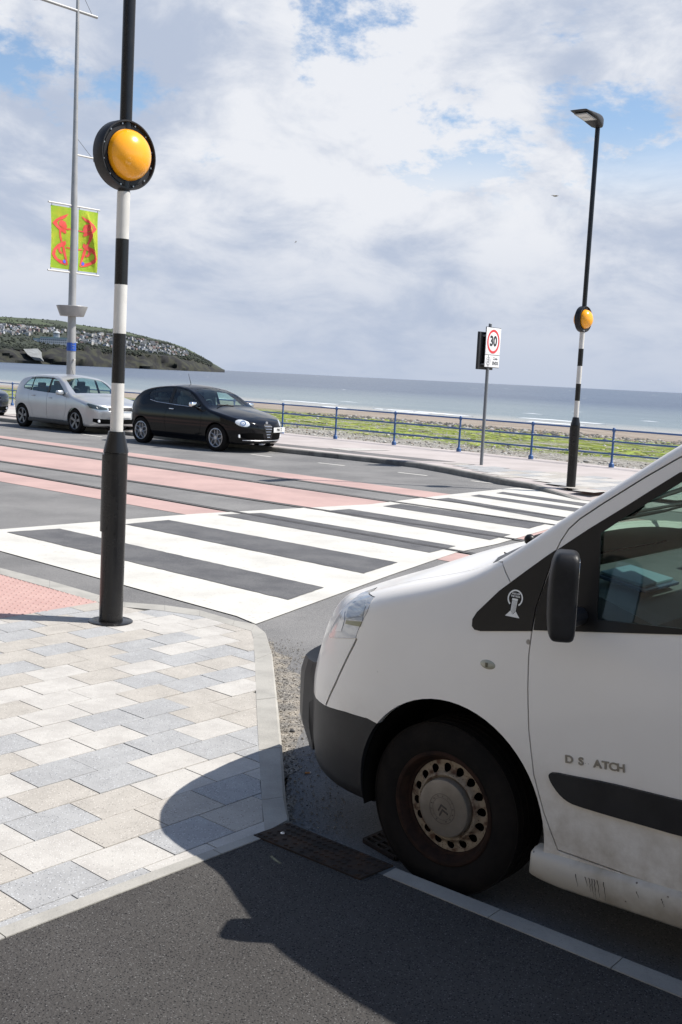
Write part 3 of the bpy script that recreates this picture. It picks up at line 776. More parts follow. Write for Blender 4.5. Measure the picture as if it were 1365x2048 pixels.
for px in cols:
    row = []
    for t in ts:
        p = hp(px, t); q = Vector((p.x * .012, p.y * .012, p.z * .03))
        amp = 44 if t < 1 else 6 if t < 2 else 3
        k_ = min(1, max(0, (454 - px) / 120)); dv = mn.fractal(q, 1.0, 2.0, 5) * amp * k_
        if 0 < t < 1: p = p + Vector((p.x, p.y, 0)).normalized() * dv
        elif t > 0: p.z += dv * (.28 if t < 3.01 else 0)
        row.append(bm.verts.new(p))
    gr.append(row)
for i in range(len(cols) - 1):
    for j in range(len(ts) - 1):
        f = bm.faces.new((gr[i][j], gr[i + 1][j], gr[i + 1][j + 1], gr[i][j + 1])); f.material_index = 0 if ts[j] < .95 else 1 if ts[j] < 2.15 else 2
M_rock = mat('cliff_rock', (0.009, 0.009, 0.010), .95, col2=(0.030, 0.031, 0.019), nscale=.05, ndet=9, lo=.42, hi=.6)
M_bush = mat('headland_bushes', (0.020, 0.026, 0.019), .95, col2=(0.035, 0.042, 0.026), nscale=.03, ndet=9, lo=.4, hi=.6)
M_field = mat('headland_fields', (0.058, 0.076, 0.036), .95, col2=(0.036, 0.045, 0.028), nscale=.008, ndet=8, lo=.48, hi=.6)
bmesh.ops.recalc_face_normals(bm, faces=bm.faces)
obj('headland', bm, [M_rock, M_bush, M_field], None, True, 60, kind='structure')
# scrub and trees on the headland: one mass
bm = bmesh.new(); rs = random.Random(31)
for _ in range(5200):
    px = rs.uniform(-120, 425); t = rs.choice([rs.uniform(.75, 1.15), rs.uniform(1.0, 2.4), rs.uniform(1.9, 2.3), rs.uniform(2.2, 3.0)])
    if t > 2.3 and mn.fractal(Vector((px * .03, t * 2.5, 3)), 1, 2, 3) < .12 and t < 2.96: continue
    p = hp(px, t); s = rs.uniform(1.5, 3.4) * (.55 if t > 2.4 else 1); rocklet(bm, (p.x, p.y, p.z + s * .3), s, rs.uniform(.6, 1.1), rs, rs.randint(0, 1))
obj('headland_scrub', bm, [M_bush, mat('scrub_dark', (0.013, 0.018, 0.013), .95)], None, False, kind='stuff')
# grey concrete slipway down the cliff
bm = bmesh.new(); v = [at_d(x, y, interp(Dx, x) + dd) for x, y, dd in ((47, 698, 30), (76, 697, 30), (77, 708, 0), (81, 716, -18), (62, 713, -18), (56, 709, 0))]
ngon_faces(bm, v); r_ = bmesh.ops.extrude_face_region(bm, geom=list(bm.faces)); bmesh.ops.translate(bm, vec=(0, 25, -6), verts=[g for g in r_['geom'] if isinstance(g, bmesh.types.BMVert)])
bmesh.ops.recalc_face_normals(bm, faces=bm.faces)
obj('cliff_slipway', bm, mat('pale_slip', (0.20, 0.21, 0.21), .9, col2=(0.15, .155, .155), nscale=.1), None, False, kind='structure')
# houses
M_hw = [mat('house_white', (0.42, 0.43, 0.45), .8), mat('house_cream', (0.36, 0.35, 0.33), .8), mat('house_grey', (0.15, 0.155, 0.165), .8), mat('house_pink', (0.22, 0.16, 0.15), .8)]
M_roof = mat('slate_roof', (0.085, 0.09, 0.10), .8); M_roof2 = mat('tile_roof', (0.14, 0.10, 0.09), .8); M_win = mat('house_window', (0.05, 0.06, 0.07), .3)
def house_mesh(w, d, h, rf, gable_front, wm, rm):
    bm = bmesh.new(); x, yv = w / 2, d / 2
    lo = [bm.verts.new(p) for p in ((-x, -yv, -6), (x, -yv, -6), (x, yv, -6), (-x, yv, -6))]; hi = [bm.verts.new(p) for p in ((-x, -yv, h), (x, -yv, h), (x, yv, h), (-x, yv, h))]
    for i in range(4): bm.faces.new((lo[i], lo[(i + 1) % 4], hi[(i + 1) % 4], hi[i]))
    if gable_front: a, c = bm.verts.new((0, -yv, h + rf)), bm.verts.new((0, yv, h + rf)); bm.faces.new((hi[0], hi[1], a)); bm.faces.new((hi[2], hi[3], c)); R_ = [(hi[1], hi[2], c, a), (hi[3], hi[0], a, c)]
    else: a, c = bm.verts.new((-x, 0, h + rf)), bm.verts.new((x, 0, h + rf)); bm.faces.new((hi[3], hi[0], a)); bm.faces.new((hi[1], hi[2], c)); R_ = [(hi[0], hi[1], c, a), (hi[2], hi[3], a, c)]
    for q in R_: bm.faces.new(q).material_index = 1
    for wx in (-w * .25, w * .25):
        for wz in ((1.2, 2.4), (h - 2.0, h - .8)):
            v = [bm.verts.new((wx + p * .8, -yv - .05, wz[q])) for p, q in ((-1, 0), (1, 0), (1, 1), (-1, 1))]; bm.faces.new(v).material_index = 2
    me = bpy.data.meshes.new('house'); bm.to_mesh(me); bm.free(); finish(me, [wm, rm, M_win], False); return me
hm = [house_mesh(w, d, h, r, g, M_hw[wm], rm) for w, d, h, r, g, wm, rm in ((9, 8, 5.2, 3, True, 0, M_roof), (11, 8, 5.4, 2.6, False, 0, M_roof), (8, 7, 5, 2.8, True, 1, M_roof2), (14, 8, 5.6, 2.6, False, 2, M_roof), (8, 8, 6.5, 2.6, True, 0, M_roof2), (12, 9, 7.5, 2, False, 1, M_roof), (9, 8, 6, 2, False, 3, M_roof2))]
rs = random.Random(77); placed = []
tries = 0
while len(placed) < 230 and tries < 6000:
    tries += 1
    px = rs.uniform(-12, 374) if len(placed) > 25 else rs.uniform(230, 374)
    t = rs.uniform(1.12, 1.98)
    if px < 150: t = rs.uniform(1.55, 2.0)
    if 60 < px < 145 and t < 1.8: continue
    if px > 300: t = rs.uniform(1.02, 1.9)
    if 225 < px < 255 and rs.random() < .2: continue
    p = hp(px, t); q = proj(p)
    if any(abs(q[0] - a) < 4.4 and abs(q[1] - c_) < 2.6 for a, c_ in placed): continue
    placed.append(q)
    o = link('hillside_house', rs.choice(hm)); o.location = (p.x, p.y, p.z - .5)
    o.rotation_euler = (0, 0, math.atan2(-p.x, p.y) + rs.uniform(-.7, .7)); s = rs.uniform(.50, .82); o.scale = (s, s, s * rs.uniform(.8, 1.1))
    o['label'] = 'small pale house with a pitched roof among the terraces on the distant headland'; o['category'] = 'house'; o['group'] = 'houses scattered over the far headland'
# long white hotel on the cliff top
Ph = at_d(108, 688, interp(Dx, 108) + 95)
ht = thing('seaside_hotel', 'long white hotel with a square tower above the dark cliff of the headland', 'hotel', Ph, math.atan2(-Ph.x, Ph.y) - .12)
bm = bmesh.new(); box(bm, (0, 6, 4), (50, 12, 14)); box(bm, (-30, 8, 3), (16, 12, 10)); box(bm, (31, 7, 1), (14, 12, 9)); obj('wall', bm, M_hw[0], ht, False)
bm = bmesh.new(); box(bm, (0, 6, 11.9), (51, 13, 1.8)); box(bm, (-30, 8, 8.8), (16.5, 12.5, 1.6)); box(bm, (31, 7, 6.2), (14.5, 12.5, 1.4)); rf = obj('roof', bm, mat('green_grey_roof', (0.16, 0.25, 0.26), .7), ht, False)
bm = bmesh.new(); box(bm, (4, 6, 16.4), (10, 9, 7)); tw = obj('tower', bm, M_hw[0], ht, False)
bm = bmesh.new(); lathe(bm, [(7, 0), (7.2, 1), (5, 3.2), (0, 5.2)], n=12, centre=(4, 6, 20.2)); obj('tower_roof', bm, mat('tower_roof', (0.33, .35, .36), .7), tw, False)
for k_ in range(-6, 7):
    for z in (2.4, 6.6):
        bm = bmesh.new(); box(bm, (k_ * 3.7, -.02, z + 1), (1.7, .1, 2.4)); obj('window', bm, M_win, ht, False)

# ------------------------------------------------------------------ promenade railing
fr = thing('promenade_railing', 'blue painted metal railing with three rails along the beach edge of the promenade', 'railing', (fence_l[0].x, fence_l[0].y, PZ), ang_f)
posts_px = [(666.1, 877.9), (786.5, 890.3), (916.2, 903.3), (1061.3, 918.6), (1218.7, 935.1)]
tt = [(Vector(G(x, y, PZ)[:2]) - fence_l[0]).dot(fence_l[1]) for x, y in posts_px]
sp_ = (tt[-1] - tt[0]) / 4; sg = 1 if ang_f == math.atan2(fence_l[1].y, fence_l[1].x) else -1
RH = 0.865
pbm = bmesh.new()
lathe(pbm, [(0, -.02), (.062, -.02), (.062, .075), (.055, .09), (.036, .105), (.028, .13), (.026, RH - .30), (.034, RH - .29), (.034, RH - .25), (.026, RH - .24), (.026, RH - .055), (.040, RH - .04), (.042, RH), (.034, RH + .03), (.018, RH + .045), (0, RH + .048)], n=12)
pme = bpy.data.meshes.new('post'); pbm.to_mesh(pme); pbm.free(); finish(pme, M_blue)
for k_ in range(-16, 12):
    p_ = link('post', pme, fr); p_.location = (sg * (tt[0] + k_ * sp_), 0, 0)
for hgt in (RH - .005, RH - .27, RH - .56):
    bm = bmesh.new(); tube(bm, (sg * (tt[0] - 16 * sp_), 0, hgt), (sg * (tt[0] + 11 * sp_), 0, hgt), .021, n=10); obj('rail', bm, M_blue, fr)

# ------------------------------------------------------------------ belisha beacon poles
def lamp_head_mesh():
    bm = bmesh.new()                                      # local: x along the arm (outwards), z up
    st = [(-.10, .055, .0, .085), (-.04, .085, -.075, .11), (.06, .11, -.085, .12), (.2, .135, -.06, .105), (.38, .15, -.03, .075), (.62, .155, -.015, .035), (.78, .15, -.01, .012), (.80, .14, -.004, .004)]
    rings = []
    for x, w, z0, z1 in st:
        n = 16; r = []
        for k in range(n):
            a = 2 * math.pi * k / n; cx, cz = math.cos(a), math.sin(a)
            r.append(bm.verts.new((x, w * math.copysign(abs(cx) ** .45, cx), (z1 if cz > 0 else -z0) * math.copysign(abs(cz) ** .6, cz) if abs(cz) > 1e-6 else 0)))
        rings.append(r)
    for A, B in zip(rings, rings[1:]):
        for k in range(16): bm.faces.new((A[k], A[(k + 1) % 16], B[(k + 1) % 16], B[k]))
    bm.faces.new(rings[0]); bm.faces.new(rings[-1][::-1]); bmesh.ops.recalc_face_normals(bm, faces=bm.faces)
    return bm
M_ledpanel = mat('led_panel', (0.30, 0.31, 0.31), .3); M_led = mat('led_glass', (0.62, 0.63, 0.62), .25)
M_steelgrey = mat('bolt_steel', (0.35, 0.35, 0.35), .35, .8)
def beacon(base, zbands, zcone, zring, ztop, label, zfoot, tilt=0):
    """zbands: heights of the band edges from the top of the base flask to the lamp ring"""
    t = thing('belisha_beacon', label, 'beacon', base, 0, 'black and white beacon poles of the crossing')
    h = lambda z: z - base[2]
    R0, R1 = .083, .0445
    bm = bmesh.new(); z1, z2 = h(zcone[0]), h(zcone[1])
    lathe(bm, [(0, -.05), (R0, -.05), (R0, z1 - .02), (R0 + .004, z1 - .015), (R0 + .002, z1), (R1 + .014, z2 - .005), (R1 + .012, z2 + .012), (0, z2 + .012)], n=40); obj('base_sleeve', bm, M_blackpaint, t)
    bm = bmesh.new()                                      # service door: a raised curved plate on the side
    n = 14; a0_, a1_ = rad(165), rad(295)
    zA, zB = h(zfoot), z1 - .03; vo = []; vi = []
    for k in range(n + 1):
        a = a0_ + (a1_ - a0_) * k / n
        vo.append([bm.verts.new((math.cos(a) * (R0 + .011), math.sin(a) * (R0 + .011), z)) for z in (zA, zB)]); vi.append([bm.verts.new((math.cos(a) * (R0 - .004), math.sin(a) * (R0 - .004), z)) for z in (zA, zB)])
    for k in range(n): bm.faces.new((vo[k][0], vo[k + 1][0], vo[k + 1][1], vo[k][1])); bm.faces.new((vo[k][1], vo[k + 1][1], vi[k + 1][1], vi[k][1])); bm.faces.new((vi[k][0], vi[k + 1][0], vo[k + 1][0], vo[k][0]))
    bm.faces.new((vo[0][0], vo[0][1], vi[0][1], vi[0][0])); bm.faces.new((vo[n][0], vi[n][0], vi[n][1], vo[n][1]))
    dr = obj('service_door', bm, M_blackpaint, t)
    bm = bmesh.new()
    for a, z in ((rad(250), zA + .03), (rad(250), zB - .05), (rad(272), zA + .02), (rad(285), (zA + zB) / 2)):
        tube(bm, (math.cos(a) * (R0 + .009), math.sin(a) * (R0 + .009), z), (math.cos(a) * (R0 + .016), math.sin(a) * (R0 + .016), z), .006, n=8)
    obj('screw', bm, M_blackpaint, dr)
    edges = [h(z) for z in zbands]
    for k in range(len(edges) - 1):
        bm = bmesh.new(); r = R1 + .0006 * (k % 2); lathe(bm, [(0, edges[k]), (r, edges[k]), (r, edges[k + 1]), (0, edges[k + 1])], n=32)
        obj('white_band' if k % 2 == 0 else 'black_band', bm, M_whitepaint if k % 2 == 0 else M_blackpaint, t)
    zr = h(zring); bm = bmesh.new(); rt_ = R1 - .003
    lathe(bm, [(0, edges[-1] - .01), (rt_, edges[-1] - .01), (rt_, h(ztop) - .06), (.033, h(ztop)), (0, h(ztop))], n=28); obj('upper_pole', bm, M_blackpaint, t)
    # lamp ring: faces both ways along the road
    q = Matrix.Rotation(RA, 4, 'Z')
    bm = bmesh.new(); R, Ri, hw = .228, .180, .052
    lathe(bm, [(Ri - .012, -hw * .62), (Ri + .016, -hw * .62), (Ri + .018, -hw * .5), (R - .014, -hw * .5), (R - .012, -hw), (R - .004, -hw), (R, -hw * .8), (R, hw * .8), (R - .004, hw), (R - .012, hw), (R - .014, hw * .5), (Ri + .018, hw * .5), (Ri + .016, hw * .62), (Ri - .012, hw * .62), (Ri - .012, -hw * .62)], axis='x', n=56, centre=(0, 0, 0))
    bmesh.ops.transform(bm, matrix=Matrix.Translation((0, 0, zr)) @ q, verts=bm.verts); bmesh.ops.recalc_face_normals(bm, faces=bm.faces)
    rg = obj('lamp_ring', bm, M_blackplastic, t, True, 40)
    for sx in (-1, 1):
        for k in range(12):
            a = rad(15 + 30 * k); c_ = Vector((sx * (hw * .5 + .004), math.cos(a) * (Ri + .024), math.sin(a) * (Ri + .024))); bm = bmesh.new()
            tube(bm, c_, c_ + Vector((sx * .006, 0, 0)), .006, n=8); bmesh.ops.transform(bm, matrix=Matrix.Translation((0, 0, zr)) @ q, verts=bm.verts); obj('bolt', bm, M_steelgrey, rg)
    for sx in (-1, 1):
        bm = bmesh.new(); pr = [(Ri - .012 if k == 0 else (Ri - .014) * math.cos(rad(90 * k / 14)), sx * (.040 + .125 * math.sin(rad(90 * k / 14)))) for k in range(15)]; pr[-1] = (0, pr[-1][1])
        lathe(bm, pr, axis='x', n=56); bmesh.ops.transform(bm, matrix=Matrix.Translation((0, 0, zr)) @ q, verts=bm.verts); bmesh.ops.recalc_face_normals(bm, faces=bm.faces)
        obj('amber_globe', bm, M_amber, t)
    # street-light head reaching out over the road
    hd = lamp_head_mesh(); mm = Matrix.Translation((0, 0, h(ztop) + .03)) @ Matrix.Rotation(math.atan2(-NN.y, -NN.x) + tilt, 4, 'Z') @ Matrix.Rotation(rad(-4), 4, 'Y')
    bmesh.ops.transform(hd, matrix=mm, verts=hd.verts); hdo = obj('lamp_head', hd, M_blackplastic, t, True, 50)
    bm = bmesh.new(); box(bm, (.50, 0, -.035), (.40, .235, .012), bev=.004); bmesh.ops.transform(bm, matrix=mm, verts=bm.verts); obj('led_panel', bm, M_ledpanel, hdo)
    bm = bmesh.new()
    for cx in (.41, .59): box(bm, (cx, 0, -.042), (.15, .19, .008), bev=.003)
    bmesh.ops.transform(bm, matrix=mm, verts=bm.verts); obj('led_lens', bm, M_led, hdo)
    return t
b0 = G(222, 1243, ZF); zz = lambda y, b=b0: zat(b, y)
bcn = beacon(b0, [zz(863), zz(766), zz(667), zz(569), zz(478), zz(384)], (zz(900), zz(866)), zz(311), zz(311) + 3.1, 'near black and white beacon pole on the pale paving with an amber globe', zz(1062))
bm = bmesh.new(); lathe(bm, [(.075, .0), (.155, .0), (.155, .006), (.15, .009), (.085, .009), (.085, .02), (.075, .02)], n=48); obj('base_plate', bm, M_blackpaint, bcn); bcn.rotation_euler = (0, rad(.36), 0)
b1 = G(1142, 974, .108); zz1 = lambda y: zat(b1, y)
beacon(b1, [zz1(835), zz1(801.5), zz1(767.5), zz1(732), zz1(697.5), zz1(660)], (zz1(849), zz1(836)), zz1(638.5), zz1(250), 'far black and white beacon pole across the road with a street light on top', zz1(900), rad(4))

# ------------------------------------------------------------------ speed limit sign
sb = G(963, 930, PZ); zs = lambda y: zat(sb, y)
sg_ = thing('speed_limit_sign', 'grey post with a round 30 speed limit plate and a second black backed plate', 'sign', sb, RA + rad(3))   # local x faces the traffic
h = lambda y: zs(y) - sb.z
bm = bmesh.new(); lathe(bm, [(0, -.05), (.036, -.05), (.036, h(648)), (.03, h(648) + .008), (0, h(648) + .01)], n=20); obj('post', bm, mat('sign_post_grey', (0.17, 0.18, 0.19), .5, .2), sg_)
zt, zm, zb_ = h(655.5), h(710), h(734)
PWD = .60
def plate(name, x, y0, y1, z0, z1, m, th=.012, bev=.004):
    bm = bmesh.new(); box(bm, (x, (y0 + y1) / 2, (z0 + z1) / 2), (th, y1 - y0, z1 - z0), bev=bev); return obj(name, bm, m, sg_)
yc = .07
fa = plate('face_plate', .055, yc - PWD / 2, yc + PWD / 2, zm + .006, zt, M_sign); fb = plate('lower_plate', .055, yc - PWD / 2, yc + PWD / 2, zb_, zm - .006, M_sign)
plate('plate_border', .047, yc - PWD / 2 - .012, yc + PWD / 2 + .012, zb_ - .012, zt + .012, M_signblack, .012)
bm = bmesh.new(); zc = (zt + zm) / 2; R = min(PWD * .43, (zt - zm) * .44)
lathe(bm, [(R * .80, 0), (R, 0), (R, .002), (R * .80, .002), (R * .80, 0)], axis='x', n=48, centre=(.062, yc, zc)); bmesh.ops.recalc_face_normals(bm, faces=bm.faces); obj('red_ring', bm, M_signred, fa, False)
bm = bmesh.new(); put_text(bm, '30', R * 1.15, frame((.0625, yc, zc), (0, 1, 0), (0, 0, 1), (1, 0, 0)), bold=.012); obj('numerals', bm, M_signblack, fa, False)
bm = bmesh.new(); zl_ = (zm + zb_) / 2
put_text(bm, 'Zone', .085, frame((.0625, yc + .13, zl_ + .055), (0, 1, 0), (0, 0, 1), (1, 0, 0)), bold=.002); put_text(bm, 'ENDS', .10, frame((.0625, yc + .13, zl_ - .045), (0, 1, 0), (0, 0, 1), (1, 0, 0)), bold=.003); obj('lettering', bm, M_signblack, fb, False)
bm = bmesh.new(); lathe(bm, [(.082, 0), (.095, 0), (.095, .001), (.082, .001), (.082, 0)], axis='x', n=32, centre=(.0622, yc - .165, zl_)); put_text(bm, '20', .11, frame((.0622, yc - .165, zl_), (0, 1, 0), (0, 0, 1), (1, 0, 0)), bold=.002)
box(bm, (.0633, yc - .165, zl_), (.001, .022, .25), rot=None); 
obj('ended_limit_symbol', bm, M_signgrey, fb, False)
bk = plate('rear_facing_plate', -.055, -.36, .26, zb_ - .06, zt - .10, M_signblack, .06, .01)
bm = bmesh.new()
for z in (zb_ + .05, zt - .18): box(bm, (0, -.05, z), (.09, .42, .035), bev=.004)
obj('clamp', bm, M_darksteel, sg_)

# ------------------------------------------------------------------ tall mast with banners
mb = G(140.5, 838, PZ); zm_ = lambda y: zat(mb, y) - mb.z
mast = thing('banner_mast', 'tall tapered grey lamp mast with cross arms behind the silver hatchback', 'lamp mast', mb)
H_ = zm_(-60)
bm = bmesh.new(); pr = [(0, -.05)]
for k in range(13):
    z = H_ * k / 12; px_y = proj((mb.x, mb.y, mb.z + z))[1]; r = interp([(-60, .035), (0, .05), (280, .075), (420, .105), (600, .115), (634, .128), (760, .142), (900, .15)], px_y); pr.append((r, z))
pr.append((0, H_)); lathe(bm, pr, n=28); obj('pole', bm, M_greysteel, mast)
z0, z1 = zm_(632.5), zm_(612)
bm = bmesh.new(); lathe(bm, [(.12, z0), (.36, z0), (.37, z0 + .01), (.485, z1 - .01), (.48, z1), (.12, z1)], n=40); bmesh.ops.recalc_face_normals(bm, faces=bm.faces); obj('light_collar', bm, M_greysteel, mast)
bm = bmesh.new(); lathe(bm, [(.11, zm_(702)), (.147, zm_(702)), (.145, zm_(685.5)), (.11, zm_(685.5))], n=28); bmesh.ops.recalc_face_normals(bm, faces=bm.faces)
bw = obj('blue_band', bm, M_bluewrap, mast)
bm = bmesh.new()
for k, (yo, zo, l) in enumerate(((-.03, .12, .10), (0, .05, .12), (.01, -.03, .11))):
    a = rad(-60); c_ = Vector((math.cos(a) * .149, math.sin(a) * .149, zm_(694) + zo)); box(bm, c_, (l, .004, .02), rot=None)
obj('band_lettering', bm, M_whitepaint, bw)
def arm(y, e0, e1, nm, r=.03):
    z = zm_(y); bm = bmesh.new(); tube(bm, NN * e0 + Vector((0, 0, z)), NN * e1 + Vector((0, 0, z)), r, n=12); return obj(nm, bm, M_whitepaint if r < .032 else M_greysteel, mast), z
def npos(px, py):                                        # along-arm coordinate of an image point on the plane of the arms
    p = onplane(px, py, mb, U); return (p - mb).dot(NN), p.z - mb.z
aL, aR = npos(97, 401)[0], npos(200, 418)[0]
arm(412, aL, aR, 'banner_arm', .028); arm(545.5, npos(96, 539)[0], npos(198, 551)[0], 'banner_arm', .028)
zt_, zb2 = zm_(412), zm_(545.5)
_, ztopa = arm(22, npos(60, -2)[0], npos(195, 35)[0], 'cross_arm', .045)
_, zs1 = arm(309, 0, npos(190, 315)[0], 'short_arm', .03)
bm = bmesh.new(); tube(bm, (0, 0, zm_(272)), NN * (npos(188, 314)[0] * .92) + Vector((0, 0, zs1)), .007, n=6); tube(bm, (0, 0, zm_(-30)), NN * npos(186, 32)[0] + Vector((0, 0, ztopa)), .007, n=6); obj('stay_wire', bm, M_darksteel, mast)
e = npos(190, 315)[0]; bm = bmesh.new(); box(bm, NN * (e + .05) + Vector((0, 0, zs1)), (.16, .16, .2), bev=.03); obj('lamp_fitting', bm, M_greysteel, mast)
e = npos(66, 2)[0]; bm = bmesh.new(); lathe(bm, [(0, -.05), (.2, -.05), (.27, 0), (.2, .1), (.05, .16), (0, .16)], n=24, centre=tuple(NN * e + Vector((0, 0, ztopa)))); obj('lamp_fitting', bm, M_greysteel, mast)
bm = bmesh.new(); tube(bm, (.1, -.1, zm_(719)), (.16, -.17, zm_(719)), .03, n=10); obj('bolt', bm, M_whitepaint, mast)
M_ban = mat('banner_cloth', (0.42, 0.62, 0.05), .75, col2=(0.62, 0.66, 0.06), nscale=2.2, lo=.4, hi=.62); M_knot = mat('banner_knot_red', (0.66, 0.055, 0.04), .7, col2=(.72, .09, .07), nscale=6); M_knot2 = mat('banner_dot_blue', (0.09, 0.11, 0.62), .7)
def banner(s0, s1, mirror, label):
    w = s1 - s0; H = zt_ - zb2 - .16
    o = thing('street_banner', label, 'banner', mb + NN * ((s0 + s1) / 2) + Vector((0, 0, zb2 + .08)), math.atan2(NN.y, NN.x), 'banners hung on the grey mast')
    def surf(u, v):                                       # u 0..1 across, v 0..1 up
        k = (.10 * math.sin(u * 5 + v * 2.4) * (1 - v) * v * 2 if mirror else .03 * math.sin(u * 3 + v * 2)) - .03 * math.sin(v * math.pi)
        fold = -.10 * math.exp(-((u - (.72 - .55 * v + .2)) / .07) ** 2) * (1 - abs(2 * v - 1) ** 2) if mirror else 0
        return Vector(((u - .5) * w * (1 - .05 * math.sin(v * math.pi)), k + fold, v * H))
    bm = bmesh.new(); nu, nv = 24, 40
    g = [[bm.verts.new(surf(i / nu, j / nv)) for j in range(nv + 1)] for i in range(nu + 1)]
    for i in range(nu):
        for j in range(nv): bm.faces.new((g[i][j], g[i + 1][j], g[i + 1][j + 1], g[i][j + 1]))
    bmesh.ops.solidify(bm, geom=list(bm.faces), thickness=.006)
    cl = obj('cloth', bm, M_ban, o, True, 60)
    shapes = [[(.88, .90), (.55, .85), (.25, .79), (.06, .72), (.25, .66), (.45, .61), (.72, .57), (.78, .585), (.74, .63), (.52, .66), (.35, .70), (.30, .745), (.42, .78), (.60, .80), (.75, .84)],
              [(.50, .79), (.40, .745), (.40, .70), (.52, .67), (.70, .635), (1.0, .645), (1.0, .665), (.78, .66), (.80, .70), (.72, .76)],
              [(.40, .62), (.50, .62), (.53, .52), (.60, .44), (.52, .43), (.44, .50)],
              [(.75, .46), (.78, .40), (.66, .36), (.40, .33), (.26, .28), (.24, .22), (.40, .16), (.62, .135), (.88, .06), (.50, .09), (.20, .15), (.05, .225), (.14, .31), (.34, .385), (.55, .43)],
              [(.60, .37), (.72, .36), (.82, .22), (.92, .08), (.86, .07), (.72, .20), (.62, .29)],
              [(.42, .35), (.50, .35), (.52, .29), (.64, .26), (.58, .235), (.44, .26), (.38, .31)], [(.78, .345), (1.0, .335), (1.0, .355), (.80, .365)]]
    for side in (1, -1):
        bm = bmesh.new()
        for sh in shapes:
            m0 = len(bm.verts)
            P = [(1 - u if mirror else u, v) for u, v in sh]
            fine = []
            for a in range(len(P)):
                p, q = P[a], P[(a + 1) % len(P)]
                for k in range(4): fine.append((p[0] + (q[0] - p[0]) * k / 4, p[1] + (q[1] - p[1]) * k / 4))
            vs = [bm.verts.new((u, 0, v)) for u, v in fine]
            for t in tessellate_polygon([[Vector((u, v, 0)) for u, v in fine]]):
                try: bm.faces.new([vs[i] for i in t])
                except ValueError: pass
        bmesh.ops.subdivide_edges(bm, edges=[e for e in bm.edges if e.calc_length() > .1], cuts=3, use_grid_fill=False); bmesh.ops.triangulate(bm, faces=bm.faces)
        for v in bm.verts: v.co = surf(v.co.x, v.co.z) + Vector((0, -.010 if side > 0 else .010, 0))
        obj('knotwork', bm, M_knot, cl, False)
    bm = bmesh.new(); lathe(bm, [(0, 0), (.055, 0)], axis='y', n=20)
    for v in bm.verts: v.co += surf((.26 if mirror else .74), .125) + Vector((0, -.014, 0))
    obj('dot', bm, M_knot2, cl, False)
    bm = bmesh.new()
    for u in (.03, .97):
        for z0_, z1_ in ((-.09, .01), (H - .01, H + .09)): tube(bm, ((u - .5) * w, 0, z0_), ((u - .5) * w, 0, z1_), .01, n=6)
    obj('tie', bm, M_darksteel, o)
banner(npos(103, 402)[0], npos(141.5, 410)[0], False, 'green and red knotwork banner hanging flat on the left side of the grey mast')
banner(npos(158, 412)[0], npos(197, 418)[0], True, 'green and red knotwork banner with a diagonal fold, right of the grey mast')

# ------------------------------------------------------------------ small things on the ground
def iron_plate():
    c4 = [G(508, 1672.6, ZF), G(577, 1648, ZF), G(787, 1733.6, ZF), G(720, 1760.5, ZF)]; c = sum(c4, Vector()) / 4
    o = thing('drain_cover_plate', 'rusty studded iron plate bridging the gutter at the corner of the pavement', 'drain cover', (c.x, c.y, ZF + .004))
    bm = bmesh.new(); slab_poly(bm, [(p.x - c.x, p.y - c.y) for p in c4], -.004, .003); bmesh.ops.recalc_face_normals(bm, faces=bm.faces)
    obj('plate', bm, M_iron, o, False)
    bm = bmesh.new(); ex = (c4[3] - c4[0]) * .5 + (c4[2] - c4[1]) * .5; ey = c4[1] - c4[0]; ex.z = ey.z = 0; L_, W_ = ex.length, ey.length; ex.normalize(); ey.normalize()
    rs = random.Random(2); th = math.atan2(ex.y, ex.x)
    n = int(L_ / .028)
    for i in range(n):
        for j in range(5):
            p = (c4[0] + ex * ((i + .6 + .4 * (j % 2)) * L_ / (n + .6)) + ey * ((j + .5) * W_ / 5)) - c
            if rs.random() < .22: continue
            box(bm, (p.x, p.y, .004), (.017, .008, .006), rot=None, bev=.0015)
    obj('studs', bm, M_iron, o, kind='stuff')
    bm = bmesh.new(); p = G(566, 1663, ZF + .016) - Vector((c.x, c.y, 0)); lathe(bm, [(.004, 0), (.0085, 0), (.009, .003), (.004, .003), (.004, 0)], n=20, centre=(p.x, p.y, .0035)); bmesh.ops.recalc_face_normals(bm, faces=bm.faces); obj('washer', bm, mat('bright_washer', (.7, .7, .7), .3, .6), o)
    # gully grate in the parking bay behind it
    g4 = [G(728, 1686, 0), G(800, 1655, 0), G(850, 1690, 0), G(790, 1722, 0)]; c = sum(g4, Vector()) / 4
    o = thing('gully_grate', 'dark cast iron gully grate in the bay beside the front wheel of the van', 'drain grate', (c.x, c.y, .003))
    bm = bmesh.new(); bmb = [(g - c) for g in g4]; a = (bmb[1] - bmb[0]); b_ = (bmb[3] - bmb[0])
    for i in range(8):
        p = bmb[0] + a * (i / 7); q = bmb[3] + a * (i / 7); w = a.normalized() * .007; slab_poly(bm, [p - w, p + w, q + w, q - w], .0, .016)
    for i in range(4):
        p = bmb[0] + b_ * (i / 3); q = bmb[1] + b_ * (i / 3); w = b_.normalized() * .008; slab_poly(bm, [p - w, p + w, q + w, q - w], .0, .0155)
    obj('bars', bm, M_iron, o, False)
    bm = bmesh.new(); slab_poly(bm, bmb, 0.0, .002); obj('sump', bm, M_gro, o, False)
iron_plate()
p = G(615, 1549); t = thing('cigarette_butt', 'orange cigarette end lying in the gutter by the black bumper', 'cigarette butt', (p.x, p.y, .008), .3)
bm = bmesh.new(); tube(bm, (-.011, 0, 0), (.011, 0, 0), .004, n=10); obj('filter', bm, mat('cork_paper', (.55, .23, .06), .8), t); bm = bmesh.new(); tube(bm, (.011, 0, 0), (.018, .001, 0), .0038, n=10); obj('paper', bm, M_whitepaint, t)
rs = random.Random(6)
